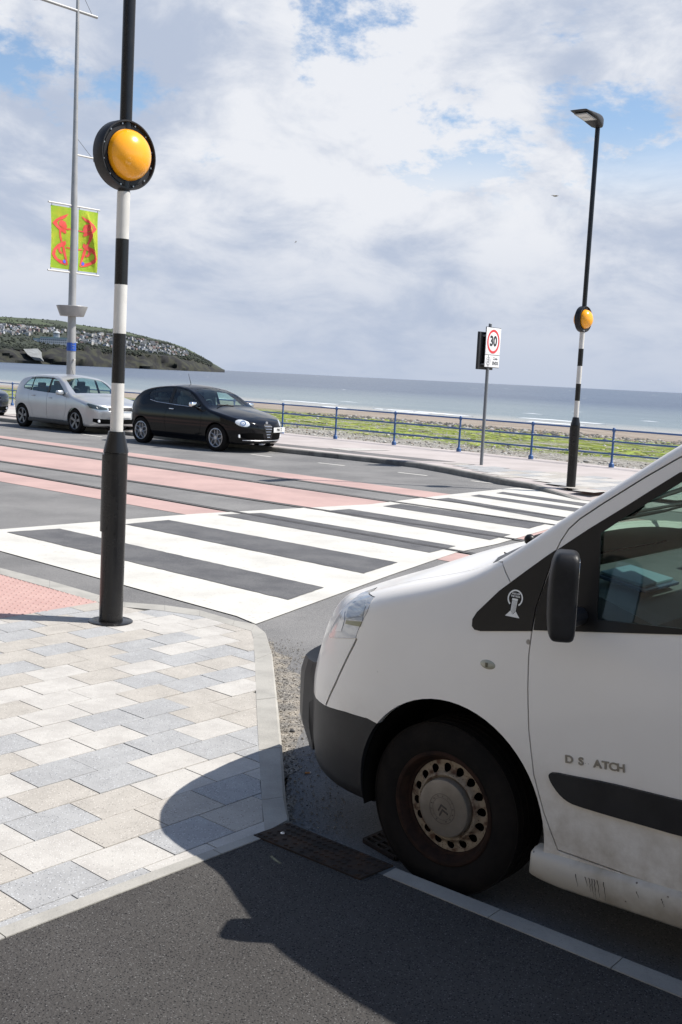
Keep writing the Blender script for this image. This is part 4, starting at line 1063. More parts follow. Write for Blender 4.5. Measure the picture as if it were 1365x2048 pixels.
for x, y, s, lb in ((585, 1465, .013, 'dark pebble lying on the grit in front of the van bumper'),):
    p = G(x, y); bm = bmesh.new(); bmesh.ops.create_icosphere(bm, subdivisions=2, radius=s); [setattr(v, 'co', v.co * rs.uniform(.85, 1.15)) for v in bm.verts]; bmesh.ops.scale(bm, vec=(1.2, .9, .6), verts=bm.verts)
    o = obj('pebble', bm, mat('pebble_dark', (.05, .05, .05), .7), None, True, 60, label=lb, category='stone'); o.location = (p.x, p.y, s * .5 + .002)
# two gulls far off
def gull(px, py, D, span, label, bank):
    p = at_d(px, py, D); o = thing('gull', label, 'bird', p, rad(20))
    bm = bmesh.new(); st = [(-.5, .01), (-.38, .07), (-.1, .12), (.15, .10), (.3, .055), (.38, .05), (.46, .008)]
    rings = [[bm.verts.new((x * span * .42, r * span * .42 * math.cos(k * 1.047), r * span * .42 * math.sin(k * 1.047))) for k in range(6)] for x, r in st]
    for A, B in zip(rings, rings[1:]):
        for k in range(6): bm.faces.new((A[k], A[(k + 1) % 6], B[(k + 1) % 6], B[k]))
    for sx in (-1, 1):
        w = [(.08, 0, 0), (.06, .22, .06), (-.02, .5, .02), (-.06, .5, .015), (-.06, .22, .05), (-.1, 0, 0)]
        for dz in (0, -.008):
            vs = [bm.verts.new((x * span, sx * y_ * span, z * span + sx * bank * y_ * span + dz)) for x, y_, z in w]; bm.faces.new((vs[0], vs[1], vs[4], vs[5])); bm.faces.new((vs[1], vs[2], vs[3], vs[4]))
    bmesh.ops.recalc_face_normals(bm, faces=bm.faces); obj('body', bm, mat('gull_grey_brown', (.22, .19, .16), .8), o)
gull(1111, 392, 75, 1.0, 'larger gull gliding to the left of the far lamp post', .15)
gull(592, 484, 160, .8, 'tiny gull high above the sea in mid sky', -.3)
# ------------------------------------------------------------------ vehicles: lofted shells cut with booleans
def pch(tab):
    xs = np.array([a for a, _ in tab], float); ys = np.array([b for _, b in tab], float); h = np.diff(xs); dl = np.diff(ys) / h
    m = np.zeros(len(xs)); m[0], m[-1] = dl[0], dl[-1]
    for i in range(1, len(xs) - 1):
        if dl[i - 1] * dl[i] > 0:
            w1, w2 = 2 * h[i] + h[i - 1], h[i] + 2 * h[i - 1]; m[i] = (w1 + w2) / (w1 / dl[i - 1] + w2 / dl[i])
    def f(x):
        x = min(max(x, xs[0]), xs[-1]); i = min(max(int(np.searchsorted(xs, x)) - 1, 0), len(h) - 1); t = (x - xs[i]) / h[i]
        return (ys[i] * (2 * t ** 3 - 3 * t ** 2 + 1) + h[i] * m[i] * (t ** 3 - 2 * t ** 2 + t) + ys[i + 1] * (-2 * t ** 3 + 3 * t ** 2) + h[i] * m[i + 1] * (t ** 3 - t ** 2))
    return f
def sstep(x, a, b):
    t = min(1, max(0, (x - a) / (b - a))); return t * t * (3 - 2 * t)
class Body:
    """x runs back from the nose, y is measured from the centre line, z up"""
    def __init__(s, L0, L1, T, B, zb, front, rear, crown, rc, leanf=None, leanr=None, yc=0.0, nside=15, step=.05, fl=None):
        s.L0, s.L1, s.T, s.B, s.zb = L0, L1, pch(T), pch(B), pch(zb); s.front, s.rear = front, rear
        s.crown, s.rc = pch(crown), pch(rc); s.leanf = pch(leanf) if leanf else (lambda z: 0); s.leanr = pch(leanr) if leanr else (lambda z: 0); s.yc = yc; s.nside = nside; s.step = step; s.fl = fl
    def plan(s, x, ins=0):
        f = 1.0; (sf, p), (sr, pr) = s.front, s.rear
        if x < sf: t = min(1, (sf - x) / (sf - (s.L0 + ins))); f = (max(0, 1 - t ** p)) ** (1 / p)
        if x > sr: t = min(1, (x - sr) / ((s.L1 - ins) - sr)); f = min(f, (max(0, 1 - t ** pr)) ** (1 / pr))
        return max(f, .0)
    def make(s, ins=0.0):
        x0, x1 = s.L0 + ins, s.L1 - ins; xs = []
        n = 22
        lf = s.front[0] - x0
        for k in range(n): xs.append(x0 + lf * (1 - math.cos(math.pi / 2 * (k / n))) )
        xm0 = s.front[0]; xm1 = s.rear[0]; m = max(2, int((xm1 - xm0) / s.step))
        xs += [xm0 + (xm1 - xm0) * k / m for k in range(m)]
        lr = x1 - xm1
        xs += [xm1 + lr * math.sin(math.pi / 2 * (k / n)) for k in range(n + 1)]
        bm = bmesh.new(); rings = []
        ns, nc, nt = s.nside, 7, 8
        for x in xs:
            pf = s.plan(x, ins); T = s.T(x) - ins; zb = s.zb(x) + ins; cr = s.crown(x); rc = s.rc(x)
            T = max(T, zb + .05); cr = min(cr, (T - zb) * .3); rc = min(rc, (T - zb) * .45)
            half = []
            half.append((0, zb)); half.append((.5, zb)); half.append((.9, zb))
            z1 = T - cr - rc
            pts = []
            for k in range(ns + 1):
                z = zb + .03 + (z1 - zb - .03) * k / ns; pts.append((s.B(z) - ins, z))
            we = pts[-1][0]; rw = min(rc * 1.25, we * .5)
            for k in range(1, nc + 1):
                a = math.pi / 2 * k / nc; pts.append((we - rw * (1 - math.cos(a)), z1 + rc * math.sin(a)))
            we2 = pts[-1][0]
            for k in range(1, nt + 1):
                q = 1 - k / nt; pts.append((we2 * q, T - cr * q * q))
            w0 = pts[0][0]
            full = [(w0 * .4, zb), (w0 * .93, zb)] + pts
            ring = []
            for w, z in full: ring.append((w * pf, z))
            allp = [(0, zb)] + ring; left = [(-w, z) for w, z in ring[:-1]][::-1]
            r = []
            for w, z in allp + left:
                xx = x + s.leanf(z) * sstep(-x, -s.front[0], -s.L0) + s.leanr(z) * sstep(x, s.rear[0], s.L1)
                r.append(bm.verts.new((xx, s.yc + w, z)))
            rings.append(r)
        N_ = len(rings[0])
        for A, B_ in zip(rings, rings[1:]):
            for k in range(N_): bm.faces.new((A[k], A[(k + 1) % N_], B_[(k + 1) % N_], B_[k]))
        for r in (rings[0], rings[-1]):
            try: bm.faces.new(r)
            except ValueError: pass
        bmesh.ops.remove_doubles(bm, verts=bm.verts, dist=1e-5); bmesh.ops.dissolve_degenerate(bm, edges=bm.edges, dist=1e-5)
        bmesh.ops.recalc_face_normals(bm, faces=bm.faces)
        return bm
def to_mesh(bm, keep=False):
    me = bpy.data.meshes.new('m'); bm.normal_update(); bm.to_mesh(me)
    if not keep: bm.free()
    return me
def boolean(ma_, mb_, op):
    a = bpy.data.objects.new('a', ma_); b_ = bpy.data.objects.new('b', mb_); COL.objects.link(a); COL.objects.link(b_)
    md = a.modifiers.new('x', 'BOOLEAN'); md.operation = op; md.object = b_; md.solver = 'EXACT'
    dg = bpy.context.evaluated_depsgraph_get(); dg.update(); me = bpy.data.meshes.new_from_object(a.evaluated_get(dg))
    bpy.data.objects.remove(a); bpy.data.objects.remove(b_)
    return me
def prism_me(polys, axis='y', lo=-5, hi=5):
    """one mesh holding several prisms; polygons are (x, z) for axis y or (x, y) for axis z"""
    bm = bmesh.new()
    for P in polys:
        P = list(P); n = len(P)
        f3 = (lambda p, h: (p[0], h, p[1])) if axis == 'y' else (lambda p, h: (p[0], p[1], h)) if axis == 'z' else (lambda p, h: (h, p[0], p[1]))
        a = [bm.verts.new(f3(p, lo)) for p in P]; b_ = [bm.verts.new(f3(p, hi)) for p in P]
        for i in range(n): bm.faces.new((a[i], a[(i + 1) % n], b_[(i + 1) % n], b_[i]))
        for t in tessellate_polygon([[Vector((p[0], p[1], 0)) for p in P]]):
            try: bm.faces.new([a[i] for i in t]); bm.faces.new([b_[i] for i in t])
            except ValueError: pass
    bmesh.ops.recalc_face_normals(bm, faces=bm.faces); return to_mesh(bm)
def grow(P, d):
    """offset a polygon outwards by d"""
    s = 1 if area2(P) > 0 else -1; n = len(P); out = []
    for i in range(n):
        a, b_, c = Vector(P[i - 1]), Vector(P[i]), Vector(P[(i + 1) % n]); e1 = (b_ - a); e2 = (c - b_)
        if e1.length < 1e-6 or e2.length < 1e-6: out.append(tuple(b_)); continue
        e1.normalize(); e2.normalize(); n1 = Vector((e1.y, -e1.x)) * s; n2 = Vector((e2.y, -e2.x)) * s; m = n1 + n2
        m = m / max(m.dot(n1), .35) if m.length > 1e-4 else n1; out.append(tuple(b_ + m * d))
    return out
def ribbon(P, w):
    """thin closed strip along an open polyline"""
    L_, R_ = [], []
    for i, p in enumerate(P):
        a = Vector(P[max(i - 1, 0)]); c = Vector(P[min(i + 1, len(P) - 1)]); d = (c - a).normalized(); n_ = Vector((-d.y, d.x)) * w / 2; L_.append(tuple(Vector(p) + n_)); R_.append(tuple(Vector(p) - n_))
    return L_ + R_[::-1]
def smoothpoly(P, it=2, keep=()):
    for _ in range(it):
        out = []; n = len(P)
        for i in range(n):
            a, b_ = P[i], P[(i + 1) % n]; out.append((a[0] * .75 + b_[0] * .25, a[1] * .75 + b_[1] * .25)); out.append((a[0] * .25 + b_[0] * .75, a[1] * .25 + b_[1] * .75))
        P = out
    return P
class Car:
    def __init__(s, body, thick=.028):
        s.body = body; bo = body.make(0); bi = body.make(thick); s.outer = to_mesh(bo); inner = to_mesh(bi)
        s.src = bmesh.new(); s.src.from_mesh(s.outer); s.src.normal_update(); s.src.faces.ensure_lookup_table(); s.bvh = BVHTree.FromBMesh(s.src)
        s.thick = thick; s.infl = {}
        bm = bmesh.new(); bm.from_mesh(s.outer); n = len(bm.faces); bm.from_mesh(inner); bm.faces.ensure_lookup_table()
        bmesh.ops.reverse_faces(bm, faces=bm.faces[n:]); s.shell = bpy.data.meshes.new('shell'); bm.to_mesh(s.shell); bm.free()
    def inflated(s, d, depth=.02): return (d, depth)
    def solid(s, d):
        if d not in s.infl:
            if d < 0: s.infl[d] = to_mesh(s.body.make(-d)); return s.infl[d]
            m = bmesh.new(); m.from_mesh(s.outer); m.normal_update(); nv = [(v, v.normal.copy()) for v in m.verts]
            for v, nn_ in nv: v.co += nn_ * d
            s.infl[d] = to_mesh(m)
        return s.infl[d]
    def skin(s, me_cut, d, depth):
        """plate cut out of the body surface: its outer face d above the surface, its inner face depth under it"""
        me = boolean(s.solid(d), me_cut, 'INTERSECT'); bm = bmesh.new(); bm.from_mesh(me); bm.normal_update(); tol = abs(d) + .0025 + abs(d) * .35; bad = []
        for f in bm.faces:
            c = f.calc_center_median(); h = s.bvh.find_nearest(c)
            if h[0] is None or h[3] > tol or h[1].dot(f.normal) < .4: bad.append(f)
        bmesh.ops.delete(bm, geom=bad, context='FACES'); th = depth + d
        if not bm.faces: return to_mesh(bm)
        bm.normal_update(); vn = {v: v.normal.copy() for v in bm.verts}; faces = list(bm.faces); bnd = [(e.verts[0], e.verts[1], e.link_faces[0]) for e in bm.edges if len(e.link_faces) == 1]
        back = {v: bm.verts.new(v.co - n_ * th) for v, n_ in vn.items()}
        for f in faces: bm.faces.new([back[v] for v in reversed(f.verts)])
        for a, b_, f in bnd:
            vs = list(f.verts); i = vs.index(a); nx = vs[(i + 1) % len(vs)]
            if nx is not b_: a, b_ = b_, a
            bm.faces.new((b_, a, back[a], back[b_]))
        return to_mesh(bm)
    def cut(s, me): s.shell = boolean(s.shell, me, 'DIFFERENCE')
    def take(s, me_cut, base=None):
        if isinstance(base, tuple): return s.skin(me_cut, base[0], base[1])
        return boolean(s.shell, me_cut, 'INTERSECT')
    def part(s, name, me, m, parent, tol=.03, ang=35, **props):
        """link a cut piece, giving it the smooth normals of the uncut body"""
        me.name = name; me.materials.clear()
        for k in (m if isinstance(m, (list, tuple)) else [m]): me.materials.append(k)
        me.shade_smooth(); me.set_sharp_from_angle(angle=rad(ang))
        fl = s.src.faces; loopn = [tuple(cn.vector) for cn in me.corner_normals]; vs = me.vertices; out = list(loopn)
        for p in me.polygons:
            c = p.center; hit = s.bvh.find_nearest(c)
            if hit[0] is None or hit[3] > tol: continue
            if hit[1].dot(p.normal) < .8: continue
            for li in p.loop_indices:
                co = vs[me.loops[li].vertex_index].co; h = s.bvh.find_nearest(co)
                if h[0] is None: continue
                f = fl[h[2]]; w = [1 / (max((v.co - h[0]).length, 1e-5) ** 2) for v in f.verts]; nn_ = Vector()
                for v, ww in zip(f.verts, w): nn_ += v.normal * ww
                nn_.normalize()
                if nn_.dot(p.normal) > .75: out[li] = tuple(nn_)
        me.normals_split_custom_set(out)
        return link(name, me, parent, **props)
def make_wheel(name, parent, loc, R, rr, width, face, rimfn, out, M_t, M_r):
    """tyre and rim; axle along local y, out = +1/-1 side that faces outwards"""
    w = bpy.data.objects.new(name, None); COL.objects.link(w); w.parent = parent; w.location = loc; w.rotation_euler = (0, 0, 0 if out > 0 else math.pi)
    bm = bmesh.new(); hw = width / 2
    prof = [(rr - .012, -hw * .78), (rr + .004, -hw * .86), (rr + .02, -hw * .93), (rr + (R - rr) * .45, -hw), (R - .022, -hw * .93), (R - .006, -hw * .80)]
    tread = []
    for k in range(5):
        a = -hw * .72 + k * hw * .36; tread += [(R, a - hw * .12), (R, a + hw * .12), (R - .007, a + hw * .135), (R - .007, a + hw * .225)]
    tread = tread[:-2]
    prof = prof + tread + [(r, -z) for r, z in prof[::-1]]
    lathe(bm, prof + [prof[0]], axis='y', n=72)
    bmesh.ops.remove_doubles(bm, verts=bm.verts, dist=1e-5); bmesh.ops.recalc_face_normals(bm, faces=bm.faces); obj('tyre', bm, M_t, w, True, 30)
    rimfn(w, hw)
    return w
M_tyre = mat('tyre_rubber', (0.010, 0.009, 0.0085), .9, spec=.15, col2=(.016, .0135, .012), nscale=7, bump=.001, bscale=90)
M_glass = bpy.data.materials.new('window_glass'); M_glass.use_nodes = True
def glass_nodes(m, tint, rough=.0, ior=1.5):
    nt = m.node_tree; N = nt.nodes; N.clear(); o = N.new('ShaderNodeOutputMaterial'); t = N.new('ShaderNodeBsdfTransparent'); t.inputs[0].default_value = (*tint, 1)
    g = N.new('ShaderNodeBsdfGlossy'); g.inputs['Roughness'].default_value = rough; f = N.new('ShaderNodeFresnel'); f.inputs[0].default_value = ior; mx = N.new('ShaderNodeMixShader')
    ge = N.new('ShaderNodeNewGeometry'); iv = N.new('ShaderNodeMath'); iv.operation = 'SUBTRACT'; iv.inputs[0].default_value = 1; nt.links.new(ge.outputs['Backfacing'], iv.inputs[1]); mu = N.new('ShaderNodeMath'); mu.operation = 'MULTIPLY'; nt.links.new(f.outputs[0], mu.inputs[0]); nt.links.new(iv.outputs[0], mu.inputs[1]); nt.links.new(mu.outputs[0], mx.inputs[0]); nt.links.new(t.outputs[0], mx.inputs[1]); nt.links.new(g.outputs[0], mx.inputs[2]); nt.links.new(mx.outputs[0], o.inputs[0])
glass_nodes(M_glass, (.86, .935, .92))
M_glass_dark = bpy.data.materials.new('tinted_glass'); M_glass_dark.use_nodes = True; glass_nodes(M_glass_dark, (.84, .93, .92), 0, 1.6)
M_lens = bpy.data.materials.new('lamp_lens'); M_lens.use_nodes = True; glass_nodes(M_lens, (.97, .975, .975), .03)
M_chrome = mat('chrome', (.75, .75, .76), .12, 1.0)
M_reflector = mat('lamp_reflector', (.72, .74, .76), .3, .25, bump=.006, bscale=14)
M_dark = mat('dark_void', (.005, .005, .005), .95, spec=.05)
M_int = mat('cabin_trim', (.045, .047, .05), .75, col2=(.06, .062, .066), nscale=8); M_seat = mat('seat_cloth', (.10, .102, .11), .9, col2=(.14, .142, .15), nscale=20)

# ---- the white van ----
VO = Vector(G(880.6, 1619.6, .32)); VO.z = 0
vang = rad(-40.0); vrear = Vector((math.cos(vang), math.sin(vang), 0)); vin = Vector((-vrear.y, vrear.x, 0))
VO = VO - vin * .05                                       # on the ground under the front wheel, at the plane of the body side
van = thing('panel_van', 'white panel van with rust stained steel wheel, black bumper and black door mirror', 'van', VO, vang)
VINV = Matrix.Translation(VO) @ Matrix.Rotation(vang, 4, 'Z'); VI = VINV.inverted()
HW = .95
vb = Body(-.965, 3.84,
    T=[(-.965, .83), (-.94, .93), (-.88, .99), (-.75, 1.045), (-.5, 1.125), (-.2, 1.225), (.05, 1.295), (.12, 1.325), (.5, 1.595), (.9, 1.87), (1.15, 1.985), (1.5, 2.07), (2.0, 2.11), (3.5, 2.10), (3.76, 2.0), (3.84, 1.85)],
    B=[(.15, .895), (.30, .925), (.5, .944), (.75, .95), (.95, .945), (1.08, .928), (1.3, .888), (1.6, .848), (1.85, .825), (2.15, .80)],
    zb=[(-.965, .34), (-.8, .27), (-.4, .235), (.5, .235), (3.4, .235), (3.84, .36)],
    front=(-.18, 2.7), rear=(3.45, 4.0), crown=[(-.965, .03), (-.75, .045), (-.5, .075), (-.2, .090), (.12, .075), (.3, .065), (.6, .06), (1.2, .05), (3.84, .04)],
    rc=[(-.965, .10), (-.6, .10), (-.2, .085), (.1, .06), (.25, .045), (1.0, .05), (1.3, .07), (3.84, .08)],
    leanf=[(.2, .03), (.4, 0), (.6, .0), (.8, .05), (1.0, .13), (1.2, .16), (2.0, .2)], leanr=[(.2, 0), (1.0, 0), (1.9, -.12)], yc=HW, nside=18, step=.045)
VC = Car(vb)
def vhit(px, py, back=0.0):
    d = ray(px, py); o = VI @ CAM; dl = (VI.to_3x3() @ d).normalized(); h = VC.bvh.ray_cast(o, dl)
    if h[0] is None:
        t = (.10 - o.y) / dl.y; return o + dl * t
    return h[0]
def side(P): return [(v.x, v.z) for v in (vhit(*p) for p in P)]
def top(P): return [(v.x, v.y) for v in (vhit(*p) for p in P)]
def cylm(x, z, r, y0, y1, n=64):
    bm = bmesh.new(); tube(bm, (x, y0, z), (x, y1, z), r, n=n); bmesh.ops.recalc_face_normals(bm, faces=bm.faces); return to_mesh(bm)
M_van = mat('van_paint', (0.86, 0.83, 0.78), .30, coat=.3, col2=(.81, .775, .72), nscale=1.2, ndet=8, lo=.4, hi=.75, dirt=((.38, .32, .24), 7, .34, .66, .22, .70), speck=((.30, .27, .23), 38, .0012))
M_vansill = mat('van_sill_paint', (0.56, 0.52, 0.45), .4, coat=.1, col2=(.36, .31, .24), nscale=5, ndet=9, lo=.46, hi=.68, speck=((.12, .09, .07), 90, .008))
M_bump = mat('bumper_plastic', (0.016, 0.016, 0.0175), .5, col2=(.024, .024, .0255), nscale=5, bump=.0006, bscale=300, spec=.3)
M_trim = mat('black_trim', (0.010, 0.009, 0.0085), .4, spec=.3, col2=(.013, .012, .0115), nscale=4)
# openings and panel lines (outlines in the side projection of the body)
AX, AZ, AR = .045, .345, .405
win = side([(1187, 1246), (1196, 1062), (1250, 1026), (1310, 988), (1362, 956)]); win = [win[0], win[1]] + win[2:]
winf = win + [(1.12, 1.735), (1.28, 1.745), (1.30, 1.70), (1.33, win[0][1] + .09), (1.30, win[0][1] + .06)]
trim_q = side([(945, 1252), (946, 1238), (955, 1224), (1000, 1181), (1050, 1144), (1090, 1115), (1112, 1100), (1095, 1148), (1072, 1215), (1064, 1262), (962, 1262), (950, 1259)])
seam = side([(1360, 915), (1290, 955), (1205, 1008), (1160, 1038), (1138, 1058), (1122, 1082), (1113, 1101), (1095, 1150), (1073, 1215), (1064, 1264), (1058, 1310), (1056, 1380), (1058, 1460), (1068, 1550), (1088, 1625), (1116, 1700)])
door_poly = seam + [(1.34, .335), (1.37, .60), (1.38, 1.2), (1.36, 1.6), (1.30, 1.84), (1.10, 1.84)]
fender_top_seam = side([(1003, 1106), (1006, 1124), (1012, 1145), (1021, 1164)])
belt = side([(1066, 1264), (1365, 1272)]); belt_l = lambda x: belt[0][1] + (x - belt[0][0]) * (belt[1][1] - belt[0][1]) / (belt[1][0] - belt[0][0])
door_trim = side([(1066, 1262), (1073, 1215), (1096, 1150), (1116, 1097), (1178, 1056)]) + [(p[0], p[1] + .0) for p in side([(1250, 1012), (1310, 974), (1360, 943)])] + [(1.12, 1.76), (1.31, 1.775), (1.35, 1.70), (1.355, belt_l(1.35))]
bump_top = side([(621.5, 1400), (651, 1412), (690, 1424), (736, 1438)])
corner_p = side([(712, 1279), (706, 1292), (690, 1325), (670, 1368), (652, 1411), (622, 1400), (630, 1365), (640, 1330), (641, 1320), (637, 1311), (648, 1288), (660, 1273)])
hl = side([(659, 1274), (664, 1256), (676, 1234), (692, 1212), (715, 1193), (735, 1182), (754, 1175), (750, 1194), (736, 1222), (722, 1248), (716, 1262), (712, 1276)])
mould = side([(1101, 1553), (1101, 1547), (1107, 1543), (1150, 1552), (1215, 1564), (1290, 1582), (1362, 1600)]); mould2 = side([(1362, 1670), (1290, 1649), (1226, 1631), (1153, 1609), (1134, 1599), (1119, 1584), (1106, 1565)])
mslope = (mould[-1][1] - mould[3][1]) / (mould[-1][0] - mould[3][0])
mouldp = mould + [(1.30, mould[-1][1] + mslope * (1.30 - mould[-1][0])), (1.30, mould2[0][1] + mslope * (1.30 - mould2[0][0]))] + mould2
# boolean work
inn = prism_me([winf], lo=-1, hi=.6); VC_win_outer = None
VC.cut(inn)                                              # near door window
VC.cut(prism_me([winf], lo=1.3, hi=3))                  # far door window
# windscreen: cut from above
def half_at(x, z): return vb.B(z)
ws_out = [(.175, .18), (.58, .27), (1.03, .37)]
wsp = ws_out + [(x, 2 * HW - y) for x, y in ws_out[::-1]]
wsp = [(.155, .30)] + wsp[:3] + [(1.06, .60), (1.07, HW), (1.06, 2 * HW - .60)] + wsp[3:] + [(.155, 2 * HW - .30), (.135, HW)]
VC.cut(prism_me([wsp], axis='z', lo=1.15, hi=2.4))
VC.cut(cylm(AX, AZ, AR, -1, .30)); VC.cut(cylm(AX, AZ, AR, 1.6, 3)); VC.cut(cylm(3.0, AZ, AR, -1, .3)); VC.cut(cylm(3.0, AZ, AR, 1.6, 3))
door_me = VC.take(prism_me([grow(door_poly, -.0025)], lo=-1, hi=.5))
VC.cut(prism_me([grow(door_poly, .0025)], lo=-1, hi=.5))
# bumper: everything of the shell under the line and ahead of the arch
bl = [(-1.3, .72 + 0)] ; bt = bump_top
btl = [(bt[0][0] - .35, bt[0][1] + .02)] + bt
bpoly = [(-1.4, .15), (-1.4, bt[0][1] + .03)] + btl + [(bt[-1][0] + .12, bt[-1][1] - .02), (bt[-1][0] + .2, .15)]
bump_me = VC.take(prism_me([bpoly], lo=-1, hi=3)); VC.cut(prism_me([grow(bpoly, .002)], lo=-1, hi=3))
# painted bumper corner and headlamp, both sides
gapw = ribbon(side([(714, 1277), (707, 1292), (691, 1324), (671, 1368), (652, 1411)]), .010)
for lo_, hi_ in ((-1, .8), (1.1, 3)): VC.cut(prism_me([gapw], lo=lo_, hi=hi_))
bl_ = [(-.72, .30), (-.62, .215), (-.5, .178), (-.35, .16), (-.15, .15), (.04, .147)]; bl2 = [(x, 2 * HW - y) for x, y in bl_]
VC.cut(prism_me([ribbon(bl_, .0045), ribbon(bl2, .0045)], axis='z', lo=.9, hi=2))
hl_me = VC.take(prism_me([hl], lo=-1, hi=.62), VC.inflated(.002, .006)); VC.cut(prism_me([grow(hl, .001)], lo=-1, hi=.62))
hl_me2 = VC.take(prism_me([hl], lo=1.28, hi=3), VC.inflated(.002, .006)); VC.cut(prism_me([grow(hl, .001)], lo=1.28, hi=3))
VC.cut(prism_me([ribbon(fender_top_seam, .005)], lo=-1, hi=.6))
bd = VC.part('body', VC.shell, M_van, van)
VC.part('front_door', door_me, M_van, van)
bumper = VC.part('front_bumper', bump_me, M_bump, van)
blackout = VC.take(prism_me([ribbon(seam, .04)], lo=-1, hi=.6), VC.inflated(-.026, .030)); VC.part('door_gap_blackout', blackout, M_dark, van)  # black strip added behind the door gap: stops light leaking, keeps the line dark
blackout = VC.take(prism_me([ribbon(side([(714, 1277), (707, 1292), (691, 1324), (671, 1368), (652, 1411)]), .05), ribbon(fender_top_seam, .04)], lo=-1, hi=.8), VC.inflated(-.026, .030)); VC.part('joint_gap_blackout', blackout, M_dark, van)  # same added light stop behind the bumper corner and fender joints
VC.part('bonnet_gap_blackout', VC.take(prism_me([ribbon(bl_, .03), ribbon(bl2, .03)], axis='z', lo=.9, hi=2), VC.inflated(-.026, .030)), M_dark, van)  # added black backing that shuts light out of the bonnet grooves
# protruding middle block of the bumper
IN = VC.inflated(.055, .03)
blk = VC.take(prism_me([[(-.80, .30), (-1.3, .30), (-1.3, .665), (-.72, .70), (-.735, .55)]], lo=.18, hi=2 * HW - .18), IN)
for v in blk.vertices:
    h_ = VC.bvh.find_nearest(v.co)
    if h_[0] is None: continue
    o_ = v.co - h_[0]
    if o_.dot(h_[1]) > 0:
        e_ = min(v.co.y, 2 * HW - v.co.y); f_ = (.30 + .95 * sstep(e_, .17, .25)) * (.45 + .55 * sstep(v.co.z, .30, .44)) * (1 - .15 * sstep(v.co.z, .62, .70)); v.co = h_[0] + o_ * f_
VC.part('bumper_block', blk, M_bump, bumper, tol=.08)
nm = bpy.data.meshes.new
# black trim pieces, just proud of the paint
SK = VC.inflated(.003, .004)
VC.part('quarter_trim', VC.take(prism_me([trim_q], lo=-1, hi=.6), SK), M_trim, van)
dm = bmesh.new(); tm = VC.take(prism_me([grow(door_trim, -.003)], lo=-1, hi=.6), SK); tm = boolean(tm, prism_me([grow(winf, -.012)], lo=-2, hi=1), 'DIFFERENCE')
VC.part('window_frame', tm, M_trim, van)
VC.part('side_moulding', VC.take(prism_me([smoothpoly(mouldp, 1)], lo=-1, hi=.5), VC.inflated(.012, .004)), M_bump, van)
VC.part('door_window', VC.take(prism_me([grow(winf, .004)], lo=-1, hi=.6), VC.inflated(-.010, .014)), M_glass, van)
VC.part('door_window', VC.take(prism_me([grow(winf, .004)], lo=1.3, hi=3), VC.inflated(-.010, .014)), M_glass, van)
M_screen = bpy.data.materials.new('windscreen_glass'); M_screen.use_nodes = True; glass_nodes(M_screen, (.74, .84, .78))
VC.part('windscreen', VC.take(prism_me([grow(wsp, .004)], axis='z', lo=1.15, hi=2.4), VC.inflated(-.006, .011)), M_screen, van)
M_lamp = mat('lamp_unit', (.56, .57, .58), .12, .35, col2=(.38, .40, .43), nscale=9, ndet=3, coat=.8, stretch=(1, 1, 4))
M_facet = mat('lamp_facet', (.24, .28, .34), .12, .5, col2=(.50, .52, .52), nscale=30, stretch=(.3, .3, 2), coat=.6); M_facet2 = mat('lamp_facet_olive', (.20, .20, .12), .2, .3, coat=.6); M_facet3 = mat('lamp_facet_pale', (.66, .67, .68), .15, .3, coat=.6)
for mname, mm_, y0, y1 in (('headlamp', hl_me, -1, .62), ('headlamp', hl_me2, 1.28, 3)):
    lo = VC.part(mname, mm_, M_lamp, van)
    for pts_h, mh in (([(694, 1238), (699, 1214), (712, 1202), (735, 1199), (733, 1212), (726, 1241)], M_facet), ([(692, 1247), (694, 1240), (725, 1243), (721, 1253)], M_facet2), ([(672, 1262), (684, 1236), (692, 1222), (690, 1240), (684, 1262)], M_facet3)):
        VC.part('reflector', VC.take(prism_me([side(pts_h)], lo=y0, hi=y1), VC.inflated(.004, .002)), mh, lo)
# sills
def sill(y0, sgn):
    t0, t1 = side([(1064, 1696)])[0], side([(1362, 1783)])[0]; b0_, b1_ = side([(1066, 1742)])[0], side([(1362, 1840)])[0]
    bm = bmesh.new(); n = 44; rings = []
    for k in range(n + 1):
        x = t0[0] - .003 + (2.62 - t0[0]) * (k / n) ** 1.6; zt2 = t0[1] + .006 + (t1[1] - t0[1]) / (t1[0] - t0[0]) * (x - t0[0]) * (1 if x < 1 else 1); zt2 = min(zt2, .39); zb2_ = b0_[1] + (b1_[1] - b0_[1]) / (b1_[0] - b0_[0]) * (min(x, 1) - b0_[0])
        e = min(1, (k / 7) ** .5) if k < 7 else 1; zm3 = (zt2 + zb2_) / 2; zt2 = zm3 + (zt2 - zm3) * (.80 + .20 * e); zb2_ = zm3 + (zb2_ - zm3) * (.72 + .28 * e)
        prof = [(.06, zt2 + .004), (.025, zt2 + .002), (.002, zt2 - .008), (-.012 * e, zt2 - .028), (-.012 * e, (zt2 + zb2_) / 2), (-.002, zb2_ + .02), (.03, zb2_), (.10, zb2_ + .004)]
        rings.append([bm.verts.new((x, y0 + sgn * (p + .012 * (1 - e)), z)) for p, z in prof])
    for A, B_ in zip(rings, rings[1:]):
        for k in range(len(A) - 1): bm.faces.new((A[k], A[k + 1], B_[k + 1], B_[k]))
        bm.faces.new((A[-1], A[0], B_[0], B_[-1]))
    bm.faces.new(rings[0]); bm.faces.new(rings[-1][::-1]); bmesh.ops.recalc_face_normals(bm, faces=bm.faces)
    return bm
obj('sill', sill(.012, 1), M_vansill, van, True, 50); obj('sill', sill(2 * HW - .012, -1), M_vansill, van, True, 50)
bm = bmesh.new(); rsc = random.Random(5)
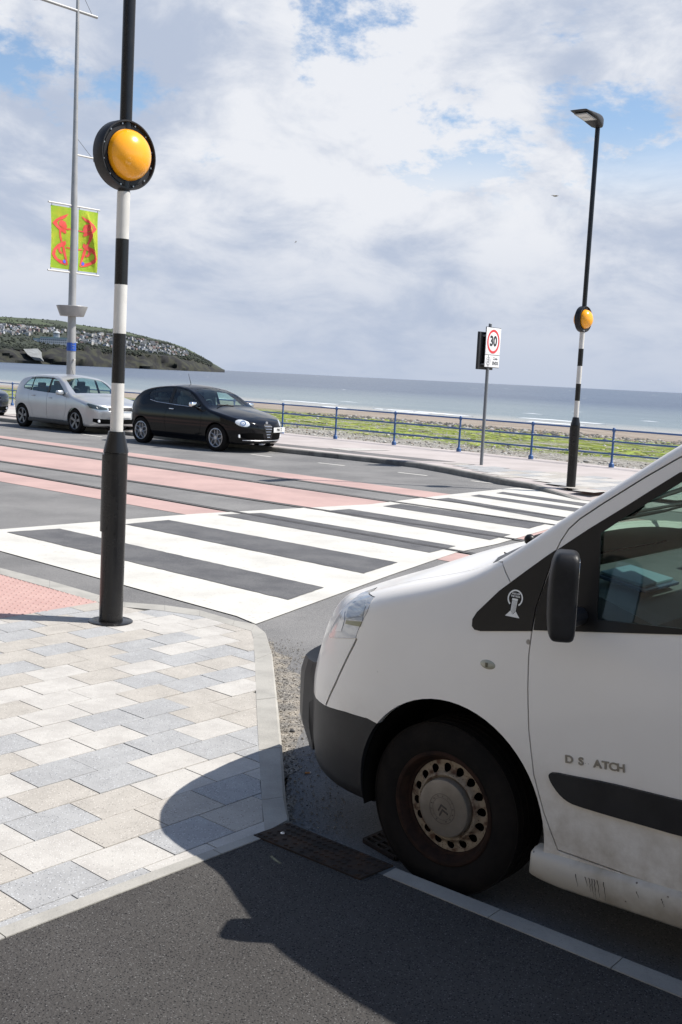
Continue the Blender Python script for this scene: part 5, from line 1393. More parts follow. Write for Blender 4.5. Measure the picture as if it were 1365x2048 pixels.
for px_, l_ in ((1178, .03), (1186, .045), (1192, .06), (1197, .062), (1203, .055), (1215, .06), (1160, .04), (1280, .02), (1330, .025)):
    t_ = (px_ - 1064) / 301; y_ = 1696 + 87 * t_ + 18
    a_ = side([(px_, y_)])[0]; zt_s = a_[1] - .002; n = 6; L2 = []
    for k in range(n + 1): L2.append(Vector((a_[0] + .012 * k / n + rsc.uniform(-.002, .002), -.0012, zt_s - l_ * k / n)))
    for k in range(n):
        w = .0014 * (1.2 - k / n); v = [bm.verts.new(L2[k] + Vector((-w, 0, 0))), bm.verts.new(L2[k] + Vector((w, 0, 0))), bm.verts.new(L2[k + 1] + Vector((w, 0, 0))), bm.verts.new(L2[k + 1] + Vector((-w, 0, 0)))]; bm.faces.new(v)
obj('scuff_marks', bm, mat('scuff', (.08, .075, .065), .8), van, False)
# arch liners, floor pan
for x in (AX, 3.0):
    for y0, y1 in ((.035, .36), (1.54, 1.865)):
        bm = bmesh.new(); n = 30; A = [bm.verts.new((x + (AR - .003) * math.cos(math.pi * 1.16 * k / n - .25), y0, AZ + (AR - .003) * math.sin(math.pi * 1.16 * k / n - .25))) for k in range(n + 1)]; B_ = [bm.verts.new((v.co.x, y1, v.co.z)) for v in A]
        for k in range(n): bm.faces.new((A[k], A[k + 1], B_[k + 1], B_[k]))
        c = y1 if y0 < 1 else y0; ring = B_ if y0 < 1 else A; bm.faces.new(ring)
        obj('wheel_arch_liner', bm, mat('arch_liner', (.007, .0065, .006), .95, spec=.1, col2=(.011, .0095, .008), nscale=10), van, True, 60)
bm = bmesh.new(); box(bm, (1.75, HW, .30), (3.9, 1.2, .10)); box(bm, (.9, HW, .52), (3.6, 1.14, .36)); box(bm, (-.30, HW, .55), (.5, 1.1, .5)); obj('underbody', bm, M_dark, van, False)
# steel wheels
M_rimdark = mat('rusty_steel', (.042, .022, .015), .85, .0, spec=.15, col2=(.012, .009, .008), nscale=9, lo=.4, hi=.65)
M_rimdisc = mat('wheel_cream', (.30, .245, .18), .65, .0, col2=(.09, .045, .025), nscale=24, ndet=9, lo=.48, hi=.62, speck=((.06, .03, .02), 160, .05))
M_cap = mat('wheel_cap', (.27, .24, .205), .5, .35, col2=(.19, .165, .135), nscale=5, ndet=8)
def steel_rim(w, hw):
    rr = .203; f = -hw
    bm = bmesh.new(); lathe(bm, [(rr + .009, f * .80), (rr + .011, f * .90), (rr + .006, f * .935), (rr - .004, f * .92), (rr - .012, f * .80), (rr - .022, f * .55), (rr - .030, f * .50), (rr - .034, f * .10), (rr - .038, hw * .6), (rr - .034, hw * .62), (rr - .03, f * .3), (rr + .009, f * .70), (rr + .009, f * .80)], axis='y', n=64)
    bmesh.ops.recalc_face_normals(bm, faces=bm.faces); rb = obj('rim', bm, M_rimdark, w)
    bm = bmesh.new()                                       # pressed disc with its ring of holes
    n = 16; seg = n * 6; r_in, r0, r1, r_out = .100, .118, .148, .172; hz = .1455; hr = .0160
    def ycurve(r): return f * .45 - .022 * math.exp(-((r - .121) / .012) ** 2) + .10 * max(0, r - .155)
    cut_ = []
    cv = [(r_in + (r_out - r_in) * k / 14, ycurve(r_in + (r_out - r_in) * k / 14)) for k in range(15)]; lathe(bm, [(0.0, cv[0][1])] + cv + [(r, y + .0035) for r, y in cv[::-1]] + [(0.0, cv[0][1] + .0035)], axis='y', n=96)
    bmesh.ops.recalc_face_normals(bm, faces=bm.faces); disc = to_mesh(bm)
    bm = bmesh.new()
    for k in range(n):
        a = 2 * math.pi * (k + .3) / n; tube(bm, (hz * math.cos(a), -1, hz * math.sin(a)), (hz * math.cos(a), 1, hz * math.sin(a)), hr, n=20)
    bmesh.ops.recalc_face_normals(bm, faces=bm.faces); disc = boolean(disc, to_mesh(bm), 'DIFFERENCE'); finish(disc, M_rimdisc, True, 40); link('disc', disc, w)
    bm = bmesh.new(); tube(bm, (0, f * .02, 0), (0, hw * .3, 0), .168, n=40); obj('dark_backing_disc', bm, M_dark, w)  # black disc added behind the holes so they look deep in shade
    bm = bmesh.new(); bm_c = [(0, f * .90), (.05, f * .895), (.096, f * .87), (.106, f * .84), (.109, f * .78), (.108, f * .40), (0, f * .40)]; lathe(bm, bm_c, axis='y', n=56); bmesh.ops.recalc_face_normals(bm, faces=bm.faces); cap = obj('hub_cap', bm, M_cap, w, True, 30)
    bm = bmesh.new()
    def ringf(ra, rb_, y): 
        a = [bm.verts.new((ra * math.cos(2 * math.pi * k / 48), y, ra * math.sin(2 * math.pi * k / 48))) for k in range(48)]; c = [bm.verts.new((rb_ * math.cos(2 * math.pi * k / 48), y, rb_ * math.sin(2 * math.pi * k / 48))) for k in range(48)]
        for k in range(48): bm.faces.new((a[k], a[(k + 1) % 48], c[(k + 1) % 48], c[k]))
    yk = f * .893; ringf(.055, .0565, yk - .001); ringf(.041, .0422, yk - .0012)
    q = Matrix.Rotation(rad(-22), 4, 'Y')
    for s_, dz in ((1, .010), (1, -.008)):
        P = [(-.019, dz - .010), (0, dz + .007), (.019, dz - .010), (.019, dz - .0165), (0, dz + .0005), (-.019, dz - .0165)]
        vs = [bm.verts.new(q @ Vector((x, yk - .003, z))) for x, z in P]; bk_ = [bm.verts.new(q @ Vector((x, yk, z))) for x, z in P]
        bm.faces.new((vs[0], vs[1], vs[4], vs[5])); bm.faces.new((vs[1], vs[2], vs[3], vs[4]))
        for k in range(6): bm.faces.new((vs[k], vs[(k + 1) % 6], bk_[(k + 1) % 6], bk_[k]))
    for k in range(14):
        a = rad(90 - k * 360 / 14); put_text(bm, 'CITROEN CITROEN'[k], .0075, frame((.048 * math.cos(a), yk - .0015, .048 * math.sin(a)), (math.sin(a), 0, -math.cos(a)), (math.cos(a), 0, math.sin(a)), (0, -1, 0)))
    obj('cap_emblem', bm, mat('emblem_dark', (.09, .08, .075), .5, .6), cap, False)
for x, y, o_ in ((0, .155, 1), (0, 2 * HW - .155, -1), (3.0, .155, 1), (3.0, 2 * HW - .155, -1)):
    wl = make_wheel('wheel', van, (x, y, .32), .32, .205, .205, 0, steel_rim, o_, M_tyre, M_rimdark)
# door mirror
def rbox(bm, c, s, p=.35, n=18, m=26, taper=0):
    rings = []
    for i in range(m + 1):
        v = math.pi * (i / m - .5); r = []
        for k in range(n * 2):
            a = math.pi * k / n; cx, sx = math.cos(a), math.sin(a); cv, sv = max(math.cos(v), 0), math.sin(v)
            f = lambda t, e: math.copysign(abs(t) ** e, t)
            z = f(sv, p); r.append(bm.verts.new((c[0] + s[0] / 2 * f(cv, p) * f(cx, p) * (1 - taper * z), c[1] + s[1] / 2 * f(cv, p) * f(sx, p), c[2] + s[2] / 2 * z)))
        rings.append(r)
    for A, B_ in zip(rings, rings[1:]):
        for k in range(n * 2): bm.faces.new((A[k], A[(k + 1) % (n * 2)], B_[(k + 1) % (n * 2)], B_[k]))
    bmesh.ops.remove_doubles(bm, verts=bm.verts, dist=1e-5); bmesh.ops.recalc_face_normals(bm, faces=bm.faces)
def mirror(sgn):
    yc_ = -.125 if sgn > 0 else 2 * HW + .125
    o_ = VI @ onplane(1127, 1191, VO - vin * .125, vin)
    q = Matrix.Translation((o_.x, yc_, o_.z)) @ Matrix.Rotation(sgn * rad(30), 4, 'Z')
    bm = bmesh.new(); rbox(bm, (0, 0, 0), (.100, .15, .285), .40)
    for v in bm.verts:
        t = v.co.z / .146
        if v.co.x < 0: v.co.x *= 1 - .22 * t * t
        if v.co.x > .040: v.co.x = .040 + (v.co.x - .040) * .25
    bmesh.ops.transform(bm, matrix=q, verts=bm.verts); mo = obj('door_mirror', bm, M_blackplastic, van, True, 60)
    bm = bmesh.new(); rbox(bm, (.0415, 0, 0), (.003, .125, .25), .4); bmesh.ops.transform(bm, matrix=q, verts=bm.verts); obj('mirror_glass', bm, M_chrome, mo, True, 60)
    bm = bmesh.new()
    tube(bm, (o_.x - .01, yc_ + sgn * .05, o_.z - .09), (o_.x - .02, yc_ + sgn * .19, o_.z - .09), .03, n=10)
    obj('mirror_arm', bm, M_blackplastic, mo)
mirror(1); mirror(-1)
# side repeater, badge lettering, award sticker
def surf_frame(px, py, lift=.0):
    h = vhit(px, py); n_ = VC.bvh.find_nearest(h)[1]; ex = Vector((1, 0, 0)); ex = (ex - n_ * ex.dot(n_)).normalized(); return frame(h + n_ * lift, ex, n_.cross(ex), n_)
fr_ = surf_frame(976, 1329, -.002)
bm = bmesh.new(); bmesh.ops.create_uvsphere(bm, u_segments=28, v_segments=14, radius=1); bmesh.ops.scale(bm, vec=(.0315, .0165, .010), verts=bm.verts); bmesh.ops.transform(bm, matrix=fr_, verts=bm.verts); rp = obj('side_repeater', bm, mat('repeater_lens', (.40, .39, .30), .2, coat=.8), van)
bm = bmesh.new(); box(bm, (0, 0, .0105), (.010, .015, .003), bev=.001); bmesh.ops.transform(bm, matrix=fr_, verts=bm.verts); obj('bulb', bm, mat('bulb', (.10, .09, .05), .3), rp)
bm = bmesh.new(); fa_ = surf_frame(1133, 1518, .0); fb_ = surf_frame(1247, 1537, .0)
pa_, pb_ = fa_.translation, fb_.translation; ex = (pb_ - pa_).normalized(); Lb = (pb_ - pa_).length
for chx, ch in ((.055, 'D'), (.27, 'S'), (.56, 'A'), (.70, 'T'), (.83, 'C'), (.965, 'H')):
    p = pa_ + ex * (Lb * chx); h = VC.bvh.find_nearest(p); n_ = h[1]; e2 = (ex - n_ * ex.dot(n_)).normalized()
    put_text(bm, ch, .036, frame(h[0] + n_ * .002, e2, n_.cross(e2), n_), ext=.002, bold=.0008, sx=1.15)
for chx in (.345, .40):
    h = VC.bvh.find_nearest(pa_ + ex * (Lb * chx) - Vector((0, 0, .004))); n_ = h[1]; tube(bm, h[0], h[0] + n_ * .001, .0012, n=8)
obj('name_badge', bm, mat('badge_chrome', (.36, .34, .30), .3, .85), van, False)
fs = surf_frame(1030, 1209, .0036)
bm = bmesh.new(); WH = .052
def flat(P, z=0): ngon_faces(bm, [(x, y, z) for x, y in P])
n = 40
for k in range(n):
    a0_, a1_ = rad(-52 + 284 * k / n), rad(-52 + 284 * (k + 1) / n)
    v = [bm.verts.new((r * math.cos(a), r * math.sin(a) + .020, 0)) for r, a in ((.0235, a0_), (.0285, a0_), (.0285, a1_), (.0235, a1_))]; bm.faces.new(v)
for k in range(5): flat([(-.0095 + k * .0040, .012), (-.0065 + k * .0040, .012), (-.0065 + k * .0038, -.024 - .004 * (2 - abs(k - 2))), (-.0095 + k * .0040, -.024 - .004 * (2 - abs(k - 2)))])
flat([(-.0105, .0125), (.0105, .0125), (.0105, .0195), (-.0105, .0195)]); flat([(-.0105, -.022), (-.027, -.041), (.027, -.041), (.0105, -.022), (.0, -.033)])
put_text(bm, 'VAN OF', .0085, frame((0, .0345, .0002), (1, 0, 0), (0, 1, 0), (0, 0, 1)), bold=.0002); put_text(bm, 'THE YEAR', .0078, frame((0, .0262, .0002), (1, 0, 0), (0, 1, 0), (0, 0, 1)), bold=.0002)
bmesh.ops.transform(bm, matrix=fs @ Matrix.Diagonal((1.05, 1.05, 1, 1)), verts=bm.verts); bmesh.ops.recalc_face_normals(bm, faces=bm.faces)
obj('award_sticker', bm, mat('sticker_white', (.88, .88, .84), .5), van, False)
# scuttle, wipers, washer
def topz(x, y):
    h = VC.bvh.ray_cast(Vector((x, y, 3)), Vector((0, 0, -1))); return h[0].z if h[0] else 1.2
scp = [(.02, .30), (.10, .14), (.155, .19), (.14, .40), (.125, HW), (.14, 1.50), (.155, 1.71), (.10, 1.76), (.02, 1.60), (-.03, 1.3), (-.05, HW), (-.03, .60)]
VC.part('scuttle_panel', VC.take(prism_me([scp], axis='z', lo=1.0, hi=2), SK), mat('scuttle_grey', (.05, .051, .054), .6, col2=(.085, .086, .09), nscale=60), van)
bm = bmesh.new()
for (a, m_, e) in (((.08, .42), (.16, .75), (.36, 1.25)), ((.08, 1.1), (.18, 1.4), (.32, 1.68))):
    p, q, r_ = [Vector((x, y, topz(x, y) + .028)) for x, y in (a, m_, e)]; tube(bm, p, q, .011, .007, n=8); tube(bm, q, r_ , .006, .006, n=8); bmesh.ops.create_icosphere(bm, subdivisions=2, radius=.022, matrix=Matrix.Translation(p))
    s0 = Vector((a[0] + .12, a[1] - .05, 0)); s0.z = topz(s0.x, s0.y) + .012; s1 = Vector((e[0] + .02, e[1], 0)); s1.z = topz(s1.x, s1.y) + .012; tube(bm, s0, s1, .007, n=6)
obj('wiper', bm, M_trim, van)
# cabin: dashboard, wheel, seats, bulkhead, clipboard
bm = bmesh.new(); P = [(.20, 1.02), (.20, 1.19), (.34, 1.205), (.55, 1.20), (.74, 1.14), (.78, 1.0), (.72, .70), (.20, .70)]; me_ = prism_me([P], lo=.10, hi=1.80); bm.from_mesh(me_); obj('dashboard', bm, M_int, van, True, 30)
bm = bmesh.new(); box(bm, (1.75, HW, 1.05), (.03, 1.72, 1.5), bev=.01); obj('bulkhead', bm, mat('bulkhead_grey', (.16, .165, .165), .8), van)
for yy in (.45, 1.45):
    bm = bmesh.new(); box(bm, (1.22, yy, .78), (.5, .5, .18), bev=.05); box(bm, (1.50, yy, 1.13), (.15, .48, .66), rot=None, bev=.06); box(bm, (1.52, yy, 1.56), (.10, .28, .20), bev=.04); obj('seat', bm, M_seat, van)
bm = bmesh.new(); rr_ = .185; c = Vector((.93, 1.45, 1.16)); ax = Matrix.Rotation(rad(62), 3, 'Y'); pts_ = [c + ax @ Vector((rr_ * math.cos(a * math.pi / 16), rr_ * math.sin(a * math.pi / 16), 0)) for a in range(32)]
for k in range(32): tube(bm, pts_[k], pts_[(k + 1) % 32], .016, n=8, caps=False)
for a in (0, 11, 21): tube(bm, c, pts_[a], .014, n=8)
obj('steering_wheel', bm, M_int, van)
for yy in (.32, 1.25):
    bm = bmesh.new(); P = [(.76, 1.715), (1.06, 1.875), (1.065, 1.86), (.765, 1.70)]; bm.from_mesh(prism_me([P], lo=yy - .10, hi=yy + .36)); obj('sun_blocking_visor', bm, M_int, van, False)  # added visors, placed to block sun coming through the windscreen
cp = Vector((.52, .42, 1.222)); t_ = thing('clipboard', 'dark clipboard with pale papers lying on the dashboard inside the van', 'clipboard', VINV @ cp, vang)
bm = bmesh.new(); box(bm, (0, 0, .0), (.20, .27, .012), rot=Matrix.Rotation(rad(8), 3, 'Y'), bev=.004); obj('board', bm, mat('board_blue', (.02, .035, .07), .4), t_)
bm = bmesh.new(); box(bm, (0, 0, .012), (.17, .23, .01), rot=Matrix.Rotation(rad(8), 3, 'Y'), bev=.002); obj('papers', bm, mat('papers', (.10, .16, .20), .6), t_)
# ------------------------------------------------------------------ the parked hatchbacks across the road
M_silver = mat('silver_paint', (.46, .475, .49), .28, .55, coat=.5, col2=(.43, .44, .455), nscale=2)
M_blackcar = mat('black_paint', (.004, .004, .005), .10, coat=.0, spec=.30)
M_navy = mat('navy_paint', (.010, .014, .030), .2, coat=.9)
M_alloy = mat('alloy_silver', (.48, .48, .49), .35, .75); M_alloy2 = mat('alloy_grey', (.20, .20, .205), .4, .7)
M_platew = mat('number_plate', (.66, .66, .64), .45)
def alloy_rings(w, hw):
    f = -hw; rr = .208
    bm = bmesh.new(); lathe(bm, [(rr, f * .80), (rr + .008, f * .92), (rr - .004, f * .95), (rr - .014, f * .86), (rr - .016, f * .2), (rr - .012, hw * .8), (rr - .004, hw * .8), (rr, f * .3), (rr, f * .8)], axis='y', n=40); bmesh.ops.recalc_face_normals(bm, faces=bm.faces)
    rim = obj('rim', bm, M_alloy, w)
    bm = bmesh.new(); y = f * .80
    for k in range(5):
        a = 2 * math.pi * k / 5 + .3; c = Vector((.122 * math.cos(a), y, .122 * math.sin(a))); n = 18
        P = [c + Vector((math.cos(a) * .076 * math.cos(t) - math.sin(a) * .050 * math.sin(t), 0, math.sin(a) * .076 * math.cos(t) + math.cos(a) * .050 * math.sin(t))) for t in [2 * math.pi * i / n for i in range(n)]]
        for i in range(n): tube(bm, P[i], P[(i + 1) % n], .0105, n=6, caps=False)
    tube(bm, (0, y - .01, 0), (0, y + .03, 0), .040, n=20); obj('spokes', bm, M_alloy, rim)
    bm = bmesh.new(); tube(bm, (0, f * .25, 0), (0, f * .35, 0), .15, n=28); obj('brake_disc', bm, M_darksteel, rim)
def alloy_five(w, hw):
    f = -hw; rr = .208
    bm = bmesh.new(); lathe(bm, [(rr, f * .80), (rr + .008, f * .92), (rr - .004, f * .95), (rr - .014, f * .86), (rr - .016, f * .2), (rr - .012, hw * .8), (rr - .004, hw * .8), (rr, f * .3), (rr, f * .8)], axis='y', n=40); bmesh.ops.recalc_face_normals(bm, faces=bm.faces)
    rim = obj('rim', bm, M_alloy2, w)
    bm = bmesh.new(); y = f * .82
    for k in range(5):
        a = 2 * math.pi * k / 5 + .2; e = Vector((math.cos(a), 0, math.sin(a))); n_ = Vector((-math.sin(a), 0, math.cos(a)))
        P = [e * .03 + n_ * .026, e * .12 + n_ * .030, e * .198 + n_ * .048, e * .198 - n_ * .048, e * .12 - n_ * .030, e * .03 - n_ * .026]
        A = [bm.verts.new(p + Vector((0, y + (.012 if i in (0, 5) else 0), 0))) for i, p in enumerate(P)]; B_ = [bm.verts.new(p + Vector((0, y + .03, 0))) for p in P]
        bm.faces.new(A); bm.faces.new(B_[::-1])
        for i in range(6): bm.faces.new((A[i], A[(i + 1) % 6], B_[(i + 1) % 6], B_[i]))
    tube(bm, (0, y - .004, 0), (0, y + .03, 0), .045, n=20); bmesh.ops.recalc_face_normals(bm, faces=bm.faces); obj('spokes', bm, M_alloy2, rim)
    bm = bmesh.new(); tube(bm, (0, f * .25, 0), (0, f * .35, 0), .15, n=28); obj('brake_disc', bm, M_dark, rim)
def hatchback(kind, label, name, paint, gf, gr, plate_txt, rimfn, group=None):
    """gf, gr: ground points under the near front and near rear wheels"""
    fl = kind == 'curvy'
    d = Vector((gr.x - gf.x, gr.y - gf.y, 0)); wb = 2.511 if fl else 2.47; sc = min(1.06, d.length / wb); xv = d.normalized(); yv = Vector((-xv.y, xv.x, 0)); ang = math.atan2(xv.y, xv.x)
    xf = .82 if fl else .86
    O_ = Vector((gf.x, gf.y, 0)) - yv * .80 * sc - xv * xf * sc
    c = thing(name, label, 'car', O_, ang, group); c.scale = (sc, sc, sc)
    if fl:
        T = [(0, .56), (.03, .66), (.12, .735), (.4, .83), (.8, .92), (1.12, .985), (1.25, 1.04), (1.75, 1.325), (2.1, 1.42), (2.45, 1.446), (3.0, 1.405), (3.42, 1.315), (3.62, 1.20), (3.86, 1.00), (3.98, .90), (4.04, .78), (4.06, .66)]
        L1 = 4.06; Bt = [(.15, .75), (.25, .80), (.45, .85), (.65, .865), (.82, .855), (.93, .815), (1.1, .745), (1.3, .655), (1.45, .56)]; front = (.85, 2.35); rear = (3.2, 2.7)
    else:
        T = [(0, .62), (.025, .72), (.10, .785), (.4, .87), (.8, .945), (1.02, .985), (1.15, 1.04), (1.62, 1.33), (1.95, 1.435), (2.35, 1.467), (3.1, 1.445), (3.52, 1.37), (3.66, 1.26), (3.82, 1.06), (3.92, .95), (3.97, .84), (3.99, .66)]
        L1 = 3.99; Bt = [(.15, .77), (.25, .82), (.45, .85), (.68, .862), (.84, .85), (.96, .815), (1.1, .76), (1.3, .68), (1.45, .60)]; front = (.62, 2.7); rear = (3.35, 3.2)
    bd_ = Body(0, L1, T=T, B=Bt, zb=[(0, .24), (.3, .19), (.8, .185), (3.3, .19), (L1, .30)], front=front, rear=rear, crown=[(0, .02), (.5, .05), (1.2, .05), (2, .05), (3.3, .05), (L1, .03)], rc=[(0, .09), (.5, .09), (1.0, .07), (1.3, .05), (2, .07), (3.4, .08), (L1, .10)],
               leanf=[(.2, .06), (.35, .0), (.55, .0), (.75, .05), (1.0, .1)], leanr=[(.2, -.05), (.45, 0), (.8, 0), (1.4, -.02)], yc=0, nside=13, step=.07)
    K = Car(bd_, .022); xr = xf + wb; ar = .345
    if fl: wp = [(1.33, .945), (1.62, 1.135), (1.92, 1.30), (2.2, 1.355), (2.65, 1.362), (2.98, 1.32), (3.17, 1.235), (3.20, 1.13), (3.10, 1.055), (2.85, 1.015), (2.3, .985), (1.7, .96)]; pil = [[(2.32, .9), (2.42, .9), (2.46, 1.5), (2.40, 1.5)]]; door = [(1.42, .27), (1.30, .50), (1.27, .93), (1.66, 1.19), (1.94, 1.345), (2.2, 1.385), (2.44, 1.388), (2.42, .98), (2.50, .62), (2.46, .27)]; doors = [door]
    else: wp = [(1.30, .955), (1.55, 1.12), (1.86, 1.31), (2.1, 1.365), (2.7, 1.375), (3.10, 1.345), (3.25, 1.24), (3.38, 1.10), (3.32, 1.035), (3.0, 1.005), (2.2, .975)]; pil = [[(2.08, .9), (2.17, .9), (2.20, 1.5), (2.12, 1.5)], [(2.93, .9), (2.97, .9), (3.00, 1.5), (2.96, 1.5)]]; doors = [[(1.40, .29), (1.27, .52), (1.23, .94), (1.52, 1.135), (1.82, 1.335), (2.0, 1.39), (2.13, 1.40), (2.12, .60), (2.12, .29)], [(2.145, .29), (2.145, 1.40), (2.7, 1.405), (2.98, 1.385), (3.04, 1.0), (2.98, .72), (2.84, .52), (2.80, .29)]]
    K.cut(prism_me([wp], lo=.2, hi=2)); K.cut(prism_me([wp], lo=-2, hi=-.2))
    if fl: ws = [(1.25, -.60), (1.20, 0), (1.25, .60), (1.6, .56), (1.86, .50), (1.93, 0), (1.86, -.50), (1.6, -.56)]; rw = [(3.50, -.42), (3.50, .42), (3.80, .45), (3.80, -.45)]
    else: ws = [(1.14, -.63), (1.09, 0), (1.14, .63), (1.5, .60), (1.72, .55), (1.80, 0), (1.72, -.55), (1.5, -.60)]; rw = [(3.58, -.50), (3.58, .50), (3.80, .53), (3.80, -.53)]
    K.cut(prism_me([ws], axis='z', lo=.95, hi=2)); K.cut(prism_me([rw], axis='z', lo=1.0, hi=2))
    for x in (xf, xr):
        K.cut(cylm(x, .305, ar, .45, 2, 48)); K.cut(cylm(x, .305, ar, -2, -.45, 48))
    SKc = K.inflated(.003, .003)
    # front end details in front projection (y, z)
    def fr(P, lo=-1, hi=.62): return prism_me([P], axis='x', lo=lo, hi=hi)
    mir = lambda P: [(-y, z) for y, z in P][::-1]
    if fl:
        ell = lambda cy, cz, ry, rz, n=26, tl=0.: [(cy + ry * math.cos(2 * math.pi * i / n) * math.cos(tl) - rz * math.sin(2 * math.pi * i / n) * math.sin(tl), cz + ry * math.cos(2 * math.pi * i / n) * math.sin(tl) + rz * math.sin(2 * math.pi * i / n) * math.cos(tl)) for i in range(n)]
        lamps = [ell(.605, .665, .135, .088, tl=.15)]; grille = [(0, .30), (.085, .42), (.13, .60), (.10, .645), (-.10, .645), (-.13, .60), (-.085, .42)]; low = [(.12, .30), (.52, .31), (.66, .36), (.66, .43), (.50, .46), (.16, .44)]
    else:
        lamps = [[(.40, .685), (.60, .73), (.80, .795), (.83, .76), (.80, .66), (.60, .625), (.43, .625)]]; grille = [(-.40, .70), (.40, .70), (.36, .60), (-.36, .60)]; low = [(.0, .27), (.60, .28), (.74, .33), (.74, .41), (.50, .40), (.0, .40)]
    if not fl: low = low + [(-y, z) for y, z in low[::-1]][:-1]; lows = [[p for p in [(-.74, .33), (-.60, .28), (.60, .28), (.74, .33), (.74, .41), (.50, .40), (-.50, .40), (-.74, .41)]]]
    else: lows = [low, mir(low)]
    dooro = []
    for D in doors:
        dooro.append(K.take(prism_me([grow(D, -.003)], lo=.3, hi=2))); K.cut(prism_me([grow(D, .003)], lo=.3, hi=2))
    dooro2 = []
    body = K.part('body', K.shell, paint, c)
    for me in dooro: K.part('door', me, paint, c)
    for P in lamps:
        for Q in (P, mir(P)):
            l_ = K.part('headlight', K.take(fr(Q, hi=.80), K.inflated(.004, .004)), M_lens if fl else M_glass_dark, c)
            K.part('reflector', K.take(fr(grow(Q, -.012 if fl else -.01), hi=.80), K.inflated(.001, .004)), M_reflector if fl else mat('lamp_dark', (.05, .052, .056), .3), l_)
            cy = sum(p[0] for p in Q) / len(Q); cz = sum(p[1] for p in Q) / len(Q); h_ = K.bvh.ray_cast(Vector((-2, cy, cz)), Vector((1, 0, 0)))
            if h_[0]:
                n_ = h_[1]; q = n_.to_track_quat('Z', 'Y').to_matrix().to_4x4(); bm = bmesh.new(); rk = 1.0 if fl else .62; lathe(bm, [(.058 * rk, -.01), (.064 * rk, .004), (.052 * rk, .004), (.030 * rk, -.004), (.0, .002)], n=24); bmesh.ops.transform(bm, matrix=Matrix.Translation(h_[0] + n_ * .001) @ q, verts=bm.verts); obj('bowl', bm, M_chrome if fl else M_alloy2, l_)
    g_ = K.part('grille', K.take(fr(grille), SKc), mat('grille_black', (.012, .012, .012), .4), c)
    def on_front(y, z, lift=.005):
        h_ = K.bvh.ray_cast(Vector((-2, y, z)), Vector((1, 0, 0))); return (h_[0] + Vector((-lift, 0, 0))) if h_[0] else Vector((0, y, z))
    if fl:
        for z in (.36, .42, .48, .54, .60):
            wv = .03 + (z - .30) * .29; bm = bmesh.new(); tube(bm, on_front(-wv, z, .012), on_front(wv, z, .012), .010, n=6); obj('grille_bar', bm, M_chrome, g_)
        bm = bmesh.new(); p = on_front(0, .675, .004); lathe(bm, [(.0, -.012), (.036, -.012), (.038, 0), (.0, 0)], axis='x', n=24, centre=p); obj('bonnet_badge', bm, M_alloy, c)
    else:
        bm = bmesh.new()
        for k in range(-13, 14):
            y = k * .027; tube(bm, on_front(y, .612, .008), on_front(y, .69, .008), .005, n=5)
        obj('grille_slats', bm, mat('slat_black', (.03, .03, .032), .3), g_)
        for z in (.598, .704):
            bm = bmesh.new(); pr_ = [on_front(-.38 + .76 * i / 12, z, .006) for i in range(13)]
            for i in range(12): tube(bm, pr_[i], pr_[i + 1], .007, n=6, caps=False)
            obj('grille_surround', bm, M_silver, g_)
    for P in lows: K.part('lower_intake', K.take(fr(P, hi=.8), SKc), M_dark, c)
    if fl:
        bm = bmesh.new(); pr_ = [on_front(-.60 + 1.2 * i / 16, .285, .012) for i in range(17)]
        for i in range(16): tube(bm, pr_[i], pr_[i + 1], .010, n=6, caps=False)
        obj('lower_strip', bm, M_alloy, c)
    for sy in (-1, 1):
        p = on_front(sy * (.66 if fl else .62), .375 if fl else .35, .0); bm = bmesh.new(); lathe(bm, [(0, -.02), (.035, -.018), (.04, 0), (0, 0)], axis='x', n=18, centre=p); obj('fog_lamp', bm, M_reflector, c)
    yp = -.42 if fl else 0; zp = .52 if fl else .50; p = on_front(yp, zp, .018); tw_ = .20 if fl else 0
    bm = bmesh.new(); box(bm, (0, 0, 0), (.012, .52, .112), bev=.004); pl = frame(p, Vector((math.cos(tw_), -math.sin(tw_) * -1 * 0, 0)).normalized(), (0, 1, 0), (0, 0, 1))
    if fl: pl = Matrix.Translation(p) @ Matrix.Rotation(rad(14), 4, 'Z')
    bmesh.ops.transform(bm, matrix=pl, verts=bm.verts); po = obj('number_plate', bm, M_platew, c)
    bm = bmesh.new(); put_text(bm, plate_txt[0], .095, pl @ frame((-.0065, plate_txt[1], 0), (0, -1, 0), (0, 0, 1), (-1, 0, 0)), bold=.003, sx=.8, align=plate_txt[2]); obj('plate_lettering', bm, M_signblack, po, False)
    # glazing
    for sy in (1, -1):
        K.part('side_window', K.take(prism_me([grow(wp, .003)], lo=(.2 if sy > 0 else -2), hi=(2 if sy > 0 else -.2)), K.inflated(-.006, .009)), M_glass_dark, c)
        for P in pil:
            xa, xb = P[0][0], P[1][0]; Q = clip_half(clip_half(wp, (xa, 0), (.02, 1), -1), (xb, 0), (.02, 1), 1)
            K.part('window_pillar', K.take(prism_me([Q], lo=(.2 if sy > 0 else -2), hi=(2 if sy > 0 else -.2)), K.inflated(.001, .006)), M_trim, c)
        if fl:
            bm = bmesh.new(); pts_ = []
            for (x, z) in wp[-4:] + []:
                h_ = K.bvh.ray_cast(Vector((x, 3 * sy, z - .012)), Vector((0, -sy, 0))); pts_.append(h_[0] + Vector((0, sy * .002, 0)))
            pts_.sort(key=lambda v: v.x); h_ = K.bvh.ray_cast(Vector((1.36, 3 * sy, .938)), Vector((0, -sy, 0))); pts_ = [h_[0]] + pts_
            for a_, b_ in zip(pts_, pts_[1:]): tube(bm, a_, b_, .007, n=6)
            obj('waist_strip', bm, M_chrome, c)
    K.part('windscreen', K.take(prism_me([grow(ws, .003)], axis='z', lo=.95, hi=2), K.inflated(-.004, .008)), M_glass_dark, c)
